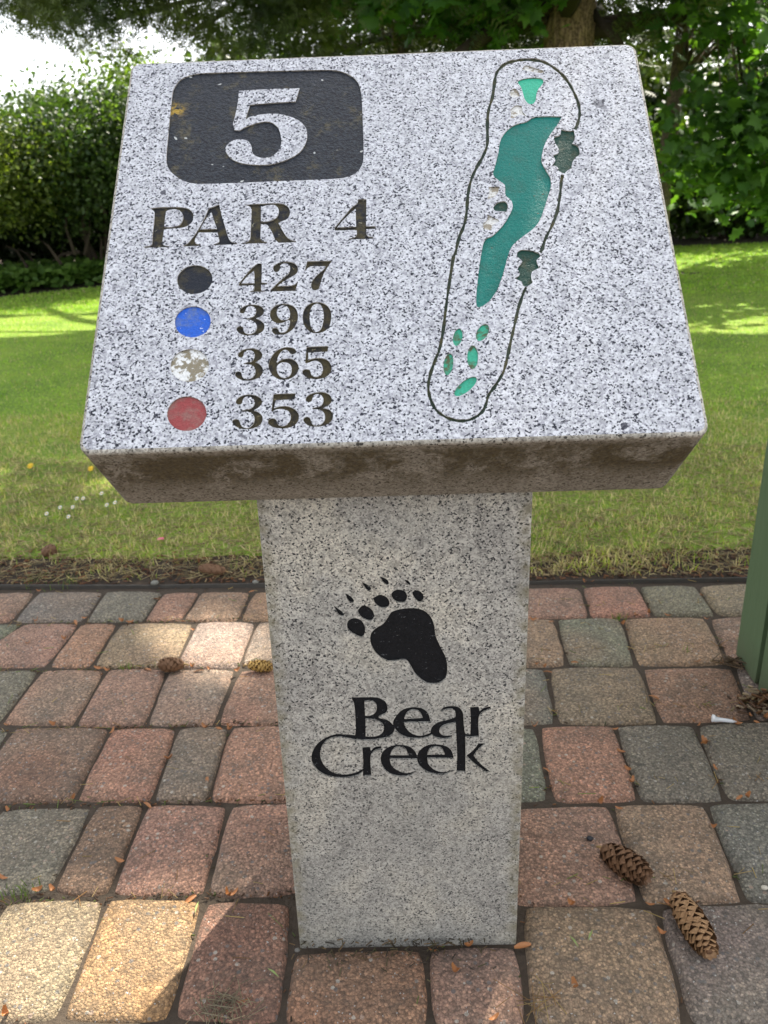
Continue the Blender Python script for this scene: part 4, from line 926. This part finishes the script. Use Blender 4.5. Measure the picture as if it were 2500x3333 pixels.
# ------------------------------------------------------------------ cones, tee, pebbles, litter
def cone(label, p, yaw, L, r, mat, tilt=0, fat=1.0, openn=.5, z=None):
    root = empty('fir_cone', p); tag(root, label, 'fir cone', 'fallen fir cones')
    n = int(L/.0048*5); mb = MB(); core = MB()
    ax = Vector((math.cos(yaw)*math.cos(tilt), math.sin(yaw)*math.cos(tilt), math.sin(tilt))); s = ax.orthogonal().normalized(); t_ = ax.cross(s)
    prof = lambda t: r*(.32+.68*math.sin(math.pi*min(1, (t*.86+.13)))**.7)
    cz = Vector((0, 0, r*.82))
    core.add(*tube([cz+ax*(L*(k/8-.5)) for k in range(9)], [prof(k/8)*.62 for k in range(9)], 8))
    for k in range(n):
        t = (k+.5)/n; a = k*2.39996+random.uniform(-.22, .22); rad = s*math.cos(a)+t_*math.sin(a); c = cz+ax*(L*(t-.5)); R0 = prof(t); w = R0*.62*random.uniform(.85, 1.15); side = ax.cross(rad)
        ln = R0*.95
        b0_ = c+rad*R0*.5; m1 = c+rad*R0*(.86+openn*.1)+ax*ln*.40; tp = c+rad*R0*(.98+openn*.22)+ax*ln*.80
        V_ = [b0_-side*w*.5, b0_+side*w*.5, m1+side*w*.95, tp+side*w*.35, tp+ax*ln*.16, tp-side*w*.35, m1-side*w*.95, m1+rad*R0*.07]
        mb.add(V_, [(0, 1, 7), (1, 2, 7), (2, 3, 7), (3, 4, 7), (4, 5, 7), (5, 6, 7), (6, 0, 7)])
    mb.build('scales', [mat], root); core.build('core', [M_CONE], root, True)
    st = MB(); e = cz-ax*L*.5; st.add(*tube([e+ax*.004, e-ax*.006, e-ax*.012+Vector((0, 0, -.004))], [.003, .0028, .002], 6)); st.build('stalk', [M_STRAW], root, True)
    return root
def ang(xa, ya, xb, yb):
    a = gp(xa, ya); b = gp(xb, yb); return math.atan2(b.y-a.y, b.x-a.x), (b-a).length
a, l = ang(1965, 2785, 2090, 2865); cone('dark brown open fir cone on the red paver right of the pillar', gp(2030, 2832), a, l*1.15, .021, M_CONE, 0, openn=1.0)
a, l = ang(2200, 2935, 2300, 3105); cone('tan long fir cone on the grey paver at the lower right', gp(2250, 3030), a, l*1.08, .022, M_CONEY, 0, openn=.3)
a, l = ang(600, 2170, 520, 2175); cone('small brown fir cone wedged in the joint left of the pillar', gp(562, 2178), a, .060, .017, M_CONE, .05, openn=.8)
a, l = ang(800, 2170, 880, 2175); cone('yellow sunlit fir cone touching the left edge of the pillar', gp(848, 2180), a, .065, .014, M_CONEL, 0, openn=.6)
p = gt(695, 1868); cone('weathered fir cone on the soil behind the edging left of the pillar', p, 2.9, .085, .018, M_CONE, .05, openn=.4)
p = gt(160, 1808); cone('small round fir cone in the dry grass at the left', p, .6, .045, .020, M_CONE, .05, openn=.6)
# white golf tee
p0 = gp(2316, 2348); p1 = gp(2398, 2352); ax = (p1-p0).normalized(); L = (p1-p0).length
mb = MB(); mb.add(*tube([ax*(L*t)+Vector((0, 0, h)) for t, h in ((0, .0085), (.03, .0085), (.05, .0085), (.16, .006), (.35, .0055), (.6, .0045), (.85, .003), (1.0, .002))], [.0050, .0085, .0085, .0062, .0045, .0042, .0035, .0008], 16))
o = mb.build('golf_tee', [M_WHITE], None, True); o.location = p0; tag(o, 'white golf tee lying on the grey paver joint near the green bin', 'golf tee')
def pebble(label, p, r, c, flat=.6):
    V_ = []; F_ = []; n1, n2 = 7, 10
    for i in range(n1+1):
        for j in range(n2):
            th = math.pi*i/n1; ph = 2*math.pi*j/n2; d = Vector((math.sin(th)*math.cos(ph), math.sin(th)*math.sin(ph), math.cos(th)))
            k = 1+.25*noise.noise(d*1.6+Vector((p.x*9, p.y*9, 0))); V_.append((d.x*r*k, d.y*r*k*.8, d.z*r*k*flat+r*flat*.85))
    for i in range(n1):
        for j in range(n2): F_.append((i*n2+j, (i+1)*n2+j, (i+1)*n2+(j+1) % n2, i*n2+(j+1) % n2))
    o = mesh('pebble', V_, F_, [simple('pebble_stone', c, .7, tuple(x*.6 for x in c), 90)], None, True); o.location = p; tag(o, label, 'pebble', 'loose pebbles')
pebble('small black pebble on the red paver right of the pillar', gp(1920, 2733), .0065, (.03, .032, .04))
pebble('small cream pebble at the right edge of the grey paver', gp(2488, 2894), .006, (.6, .55, .45))
pebble('pale pebble on the black edging at the left', gp(505, 1903, .0), .013, (.24, .235, .20))
pebble('pale pebble on the black edging beside the pillar', gp(832, 1899, .0), .010, (.24, .235, .20))
pebble('grey pebble lodged against the post foot at the pillar left corner', gp(968, 3096), .0045, (.16, .15, .13))
# bud husks
c1 = (0, 1300, .5726); c2 = (1550, 1300, .5726); c3 = (0, 2400, .7836); c4 = (1200, 2400, .7836)
hk = []
for org, ps in ((c1, [(220,1085),(885,1130),(370,1365),(560,1530),(610,1540),(840,1535),(1090,1522),(1100,1310),(1190,1530),(1130,1540),(310,1842),(40,1855),(1165,1862),(1240,1866),(1300,1882),(640,1885),(955,2045),(1430,1090),(205,1255),(480,1240),(1340,1545),(1040,1255),(700,1262),(740,1265),(160,1385),(430,1268)]),
                (c2, [(620,1030),(660,1032),(320,1250),(430,1260),(830,1270),(860,1238),(905,1222),(940,1195),(980,1215),(1280,1115),(1310,1250),(405,1550),(385,1520),(1260,1490),(1400,1503),(1010,1690),(1240,1830),(1270,1845),(1300,1950),(825,2000),(330,1862),(790,1870),(1620,1740),(1600,1830),(1640,1810),(1560,1800),(1480,1840),(560,1490),(340,1505),(1090,1230)]),
                (c3, [(700,88),(860,172),(300,250),(500,512),(220,632),(790,667),(945,652),(970,645),(35,302),(1010,1097),(20,1150),(8,580),(160,625),(610,275)]),
                (c4, [(960,266),(1040,292),(1400,28),(1540,248),(1570,245),(1050,55),(1080,130),(740,130),(1430,370),(265,882),(415,857),(640,862),(360,970),(520,1170),(1220,815),(1245,682),(840,686),(1440,130),(370,830),(1400,20),(860,1030),(1170,690),(1095,185)])):
    for p in ps: hk.append((org[0]+p[0]*org[2], org[1]+p[1]*org[2]))
def husk_mesh(L, W, curl):
    V_ = []; F_ = []; nu, nv = 6, 5
    for i in range(nu+1):
        t = i/nu; w = W*math.sin(math.pi*(.1+.8*t))**.8
        for j in range(nv+1):
            s = (j/nv-.5)*2; a = s*1.15
            V_.append((L*(t-.5), w*math.sin(a), W*.95-w*math.cos(a)*.8+curl*L*(t-.5)**2*3))
    for i in range(nu):
        for j in range(nv):
            a = i*(nv+1)+j; F_.append((a, a+nv+1, a+nv+2, a+1))
    me = bpy.data.meshes.new('bud_husk'); me.from_pydata(V_, [], F_); me.shade_smooth(); me.materials.append(M_HUSK); return me
HM = [husk_mesh(.017, .0045, .5), husk_mesh(.022, .0042, -.2), husk_mesh(.013, .0048, .9), husk_mesh(.019, .0035, .2)]
special = {(0, 0): 'orange bud husk curled on the joint at the far left by the edging'}
for i, (x, y) in enumerate(hk):
    p = gp(x, y, .0)
    o = bpy.data.objects.new('bud_husk', HM[i % 4]); COL.objects.link(o); o.location = (p.x, p.y, -.001+random.uniform(-.003, .002)); o.rotation_euler = (random.uniform(-.5, .5), random.uniform(-.2, .2), random.uniform(-.9, .9) if random.random() < .7 else random.uniform(0, 6.28))
    s = random.uniform(.75, 1.25); o.scale = (s, s, s)
    tag(o, 'curled orange-brown bud husk lying on the brick paving', 'bud husk', 'orange bud husks scattered over the paving')
# needles, straw, crumbs: uncountable
NT = [(-.5, -.5, 0), (-.5, .5, 0), (-.5, 0, .8), (.5, -.5, 0), (.5, .5, 0), (.5, 0, .8)]; NF = [(0, 3, 5), (0, 5, 2), (1, 2, 5), (1, 5, 4), (0, 1, 4), (0, 4, 3)]
def litter(name, n, xr, yr, lr, wr, cols, label, onj=None, z=0.0, terr_=False, cat='litter'):
    x = xr[0]+(xr[1]-xr[0])*rng.random(n); y = yr[0]+(yr[1]-yr[0])*rng.random(n)
    if onj is not None:   # gather in the joints running across
        k = rng.random(n) < .6; jy = np.array(onj)[rng.integers(0, len(onj), n)]; y = np.where(k, jy+rng.normal(size=n)*.006, y)
    th = rng.random(n)*6.283; R = np.zeros((n, 3, 3)); R[:, 0, 0] = np.cos(th); R[:, 1, 0] = np.sin(th); R[:, 0, 1] = -np.sin(th); R[:, 1, 1] = np.cos(th); R[:, 2, 2] = 1
    tl = rng.normal(size=n)*.12; R[:, 2, 0] = np.sin(tl)
    L = lr[0]+(lr[1]-lr[0])*rng.random(n); w = wr[0]+(wr[1]-wr[0])*rng.random(n)
    y = y+(-.0555*(x+1.23)) if terr_ else y
    zz_ = np.array([terr(a, b) for a, b in zip(x, y)]) if terr_ else np.full(n, z)
    P = np.stack([x, y, zz_+.0005+rng.random(n)*.002], 1)
    c = np.array(cols)[rng.integers(0, len(cols), n)]*(.6+.7*rng.random((n, 1)))
    o = inst_mesh(name, NT, NF, P, R, np.stack([L, w, w], 1), c, [M_GRASS]); tag(o, label, cat, kind='stuff'); return o
yj = [gp(400, y).y for y in (2020, 2168, 2362, 2606, 2915)]
litter('fallen_needles', 620, (-1.3, 1.3), (.55, 2.25), (.012, .034), (.0009, .0016), [(.42, .30, .12), (.30, .16, .06), (.16, .22, .05), (.35, .25, .12)], 'thin dry needles and straws strewn over the brick paving', yj, 0.0)
litter('joint_debris', 6000, (-1.6, 1.6), (.55, 2.25), (.003, .009), (.0015, .003), [(.10, .05, .025), (.20, .09, .04), (.05, .035, .02), (.10, .12, .03)], 'crumbs of bark and soil in the paving joints', yj, -.0085)
litter('bark_litter', 6500, (-1.9, 1.9), (2.27, 2.75), (.006, .024), (.002, .006), [(.26, .11, .05), (.16, .07, .035), (.36, .26, .15), (.10, .05, .03)], 'reddish bark chips and dry bits on the soil strip behind the edging', None, 0, True)
litter('dry_thatch', 16000, (-2.2, 2.2), (2.285, 3.5), (.02, .06), (.001, .002), [(.45, .36, .20), (.36, .28, .14), (.25, .2, .09)], 'dry straw thatch lying between the grass tufts', None, 0, True)
for o in (bpy.data.objects['dry_thatch'],): o.location.z = .008
def clump(name, label, p, n, spread, L, cols, zup=.01, cat='litter', w=.0012):
    c = np.array([p.x, p.y, 0])
    P = c+rng.normal(size=(n, 3))*np.array([spread, spread*.7, 0]); P[:, 2] = np.abs(rng.normal(size=n))*zup+.001
    R = frames(n, (0, 0, 1), .75); cc = np.array(cols)[rng.integers(0, len(cols), n)]*(.5+.6*rng.random((n, 1)))
    o = inst_mesh(name, NT, NF, P, R, np.stack([L*(.5+rng.random(n)), np.full(n, w), np.full(n, w)], 1), cc, [M_GRASS]); tag(o, label, cat, kind='stuff')
    return o
clump('dry_grass_tuft', 'grey dry grass tuft on the dark red paver at the bottom edge', gp(730, 3285), 70, .020, .030, [(.40, .33, .22), (.28, .24, .16)], .006)
clump('needle_bundle', 'crossed dry needles at the bottom right of the pillar', gp(1735, 3262), 16, .022, .045, [(.36, .20, .08), (.40, .28, .12)], .004)
clump('twig_bundle', 'bundle of dry twigs beside the foot of the green bin', gp(2385, 2165), 26, .018, .042, [(.20, .13, .07), (.12, .08, .05)], .010, w=.003)
clump('leaf_crumbs', 'brown leaf crumbs heaped at the near corner of the green bin', gp(2480, 2300), 130, .026, .018, [(.26, .13, .06), (.12, .06, .03), (.4, .3, .2)], .014, w=.006)
for k, (x, y, nb, lab) in enumerate(((1100, 3072, 60, 'straw bits along the foot of the pillar'), (1290, 3074, 60, 'moss and straw bits at the middle of the pillar foot'), (1480, 3072, 60, 'small debris at the right of the pillar foot'))):
    clump('foot_debris', lab, gp(x, y), nb, .035, .010, [(.12, .10, .05), (.22, .14, .07), (.06, .045, .03)], .003, w=.0018)
def moss(label, x, y, n, s):
    p = gp(x, y); P = np.array([p.x, p.y, -.008])+rng.normal(size=(n, 3))*np.array([s, s*.8, .002]); 
    o = inst_mesh('grass_sprout', BT, BF, P, frames(n, (0, 0, 1), .8), np.stack([np.full(n, .0018), .016*(.5+rng.random(n)), .022*(.4+rng.random(n))], 1), np.array([.13, .20, .03])*(.6+.6*rng.random((n, 1))), [M_GRASS]); tag(o, label, 'sprout', kind='stuff')
moss('green sprouts in the joint at the far left', 60, 2905, 34, .014); moss('green sprouts in the joint right of the pillar', 2012, 2010, 22, .008); moss('tiny sprouts on the left joint', 410, 2170, 25, .010)
moss('weedy sprouts behind the edging at the far left', 120, 1890, 60, .03); moss('weedy sprouts behind the edging beside them', 235, 1888, 60, .03)
moss('tiny sprouts on the mottled paver at the right', 2235, 2120, 14, .006)
for k, (x, y) in enumerate(((1868, 3070), (1920, 3050), (640, 2960), (890, 3170))):
    p = gp(x, y); o = mesh('grass_clipping', [Vector(v)*1 for v in [(-.012, -.001, .004), (0, -.002, .006), (.014, 0, .003), (0, .0015, .006)]], [(0, 1, 2, 3)], [simple('clipping_green', (.25, .33, .10), .6)]); o.location = p; o.rotation_euler = (0, 0, (1.9, 1.0, 1.5, -.7)[k])
    tag(o, ('green grass clipping on the mossy paver right of the pillar', 'pale clipping beside the green one on the mossy paver', 'green clipping in the sunlit joint at the lower left', 'green clipping on the dark red paver at the pillar corner')[k], 'clipping', 'grass clippings on the paving')
# daisies and dandelions
def flower(name, label, p, r, pc_, cc, h=.045, petals=14, group=None):
    root = empty(name, p); tag(root, label, 'flower', group)
    mb = MB()
    for k in range(petals):
        a = 2*math.pi*k/petals; d = Vector((math.cos(a), math.sin(a), .15+.5*math.sin(a))); s = Vector((-math.sin(a), math.cos(a), 0))*r*.2
        b = Vector((0, 0, h)); mb.add([b+d*r*.25-s*.6, b+d*r*.25+s*.6, b+d*r*.85+s, b+d*r*1.02, b+d*r*.85-s], [(0, 1, 2, 3, 4)])
    o = mb.build('petals', [pc_], root); o.rotation_euler = (0, 0, 0)
    m2 = MB(); m2.add(*tube([(0, 0, h-.002), (0, 0, h+.002), (0, 0, h+.004)], [r*.38, r*.36, r*.15], 10)); m2.build('disc', [cc], root, True)
    m3 = MB(); m3.add(*tube([(0, 0, 0), (.002, 0, h*.5), (0, 0, h)], [.0011, .001, .0009], 5)); m3.build('stem', [simple('flower_stem', (.10, .18, .04), .6)], root, True)
MY = simple('flower_yellow', (.75, .50, .02), .6); MW = simple('petal_white', (.8, .8, .8), .6)
dl = ['paired white daisy, left one, in the grass below the slab corner', 'paired white daisy, right one, in the grass below the slab corner', 'highest white daisy near the slab corner', 'largest white daisy left of the group', 'white daisy in the middle of the group', 'white daisy lowest on the left', 'white daisy lowest in the middle of the group', 'white daisy under the slab edge', 'white daisy farthest right under the slab']
for (x, y), lb in zip(((257, 1658), (277, 1658), (337, 1641), (203, 1688), (243, 1687), (159, 1709), (230, 1719), (354, 1680), (380, 1672)), dl):
    flower('daisy', lb, gt(x, y), .008, MW, MY, group='white daisies in the lawn')
flower('dandelion', 'yellow dandelion in the sunlit strip at the left', gt(106, 1553), .015, MY, MY, .05, 22, 'yellow dandelions in the lawn')
flower('dandelion', 'yellow dandelion beside the left slab edge', gt(302, 1562), .014, MY, MY, .05, 22, 'yellow dandelions in the lawn')
p = gt(525, 1772); o = mesh('petal', [(-.012, -.006, .02), (0, -.011, .023), (.013, -.003, .02), (.010, .008, .024), (-.006, .010, .023)], [(0, 1, 2, 3, 4)], [simple('petal_pink', (.65, .16, .20), .6)]); o.location = p; tag(o, 'fallen pink petal in the grass left of the pillar', 'petal')

# ------------------------------------------------------------------ light
w = bpy.data.worlds.new('World'); SC.world = w; w.use_nodes = True; nt = w.node_tree
sky = nt.nodes.new('ShaderNodeTexSky'); sky.sky_type = 'NISHITA'; sky.sun_disc = False; sky.sun_elevation = EL
sky.sun_rotation = math.atan2(SD[0], SD[1]); sky.air_density = 1.0; sky.dust_density = 3.0; sky.ozone_density = .6; sky.altitude = 0
hs = nt.nodes.new('ShaderNodeHueSaturation'); hs.inputs['Saturation'].default_value = .26
nt.links.new(sky.outputs[0], hs.inputs['Color']); nt.links.new(hs.outputs[0], nt.nodes['Background'].inputs[0]); nt.nodes['Background'].inputs[1].default_value = .15
sl = bpy.data.lights.new('sun', 'SUN'); sl.energy = 4.3; sl.angle = math.radians(.53); sl.color = (1, .93, .80)
so = bpy.data.objects.new('sun', sl); COL.objects.link(so); so.rotation_euler = Vector(SD).to_track_quat('Z', 'Y').to_euler(); so.location = Vector(SD)*20
SC.view_settings.view_transform = 'Standard'; SC.view_settings.look = 'None'; SC.view_settings.gamma = 1; SC.view_settings.exposure = 1.6
SC.render.engine = 'CYCLES'; SC.cycles.max_bounces = 8; SC.cycles.transparent_max_bounces = 4
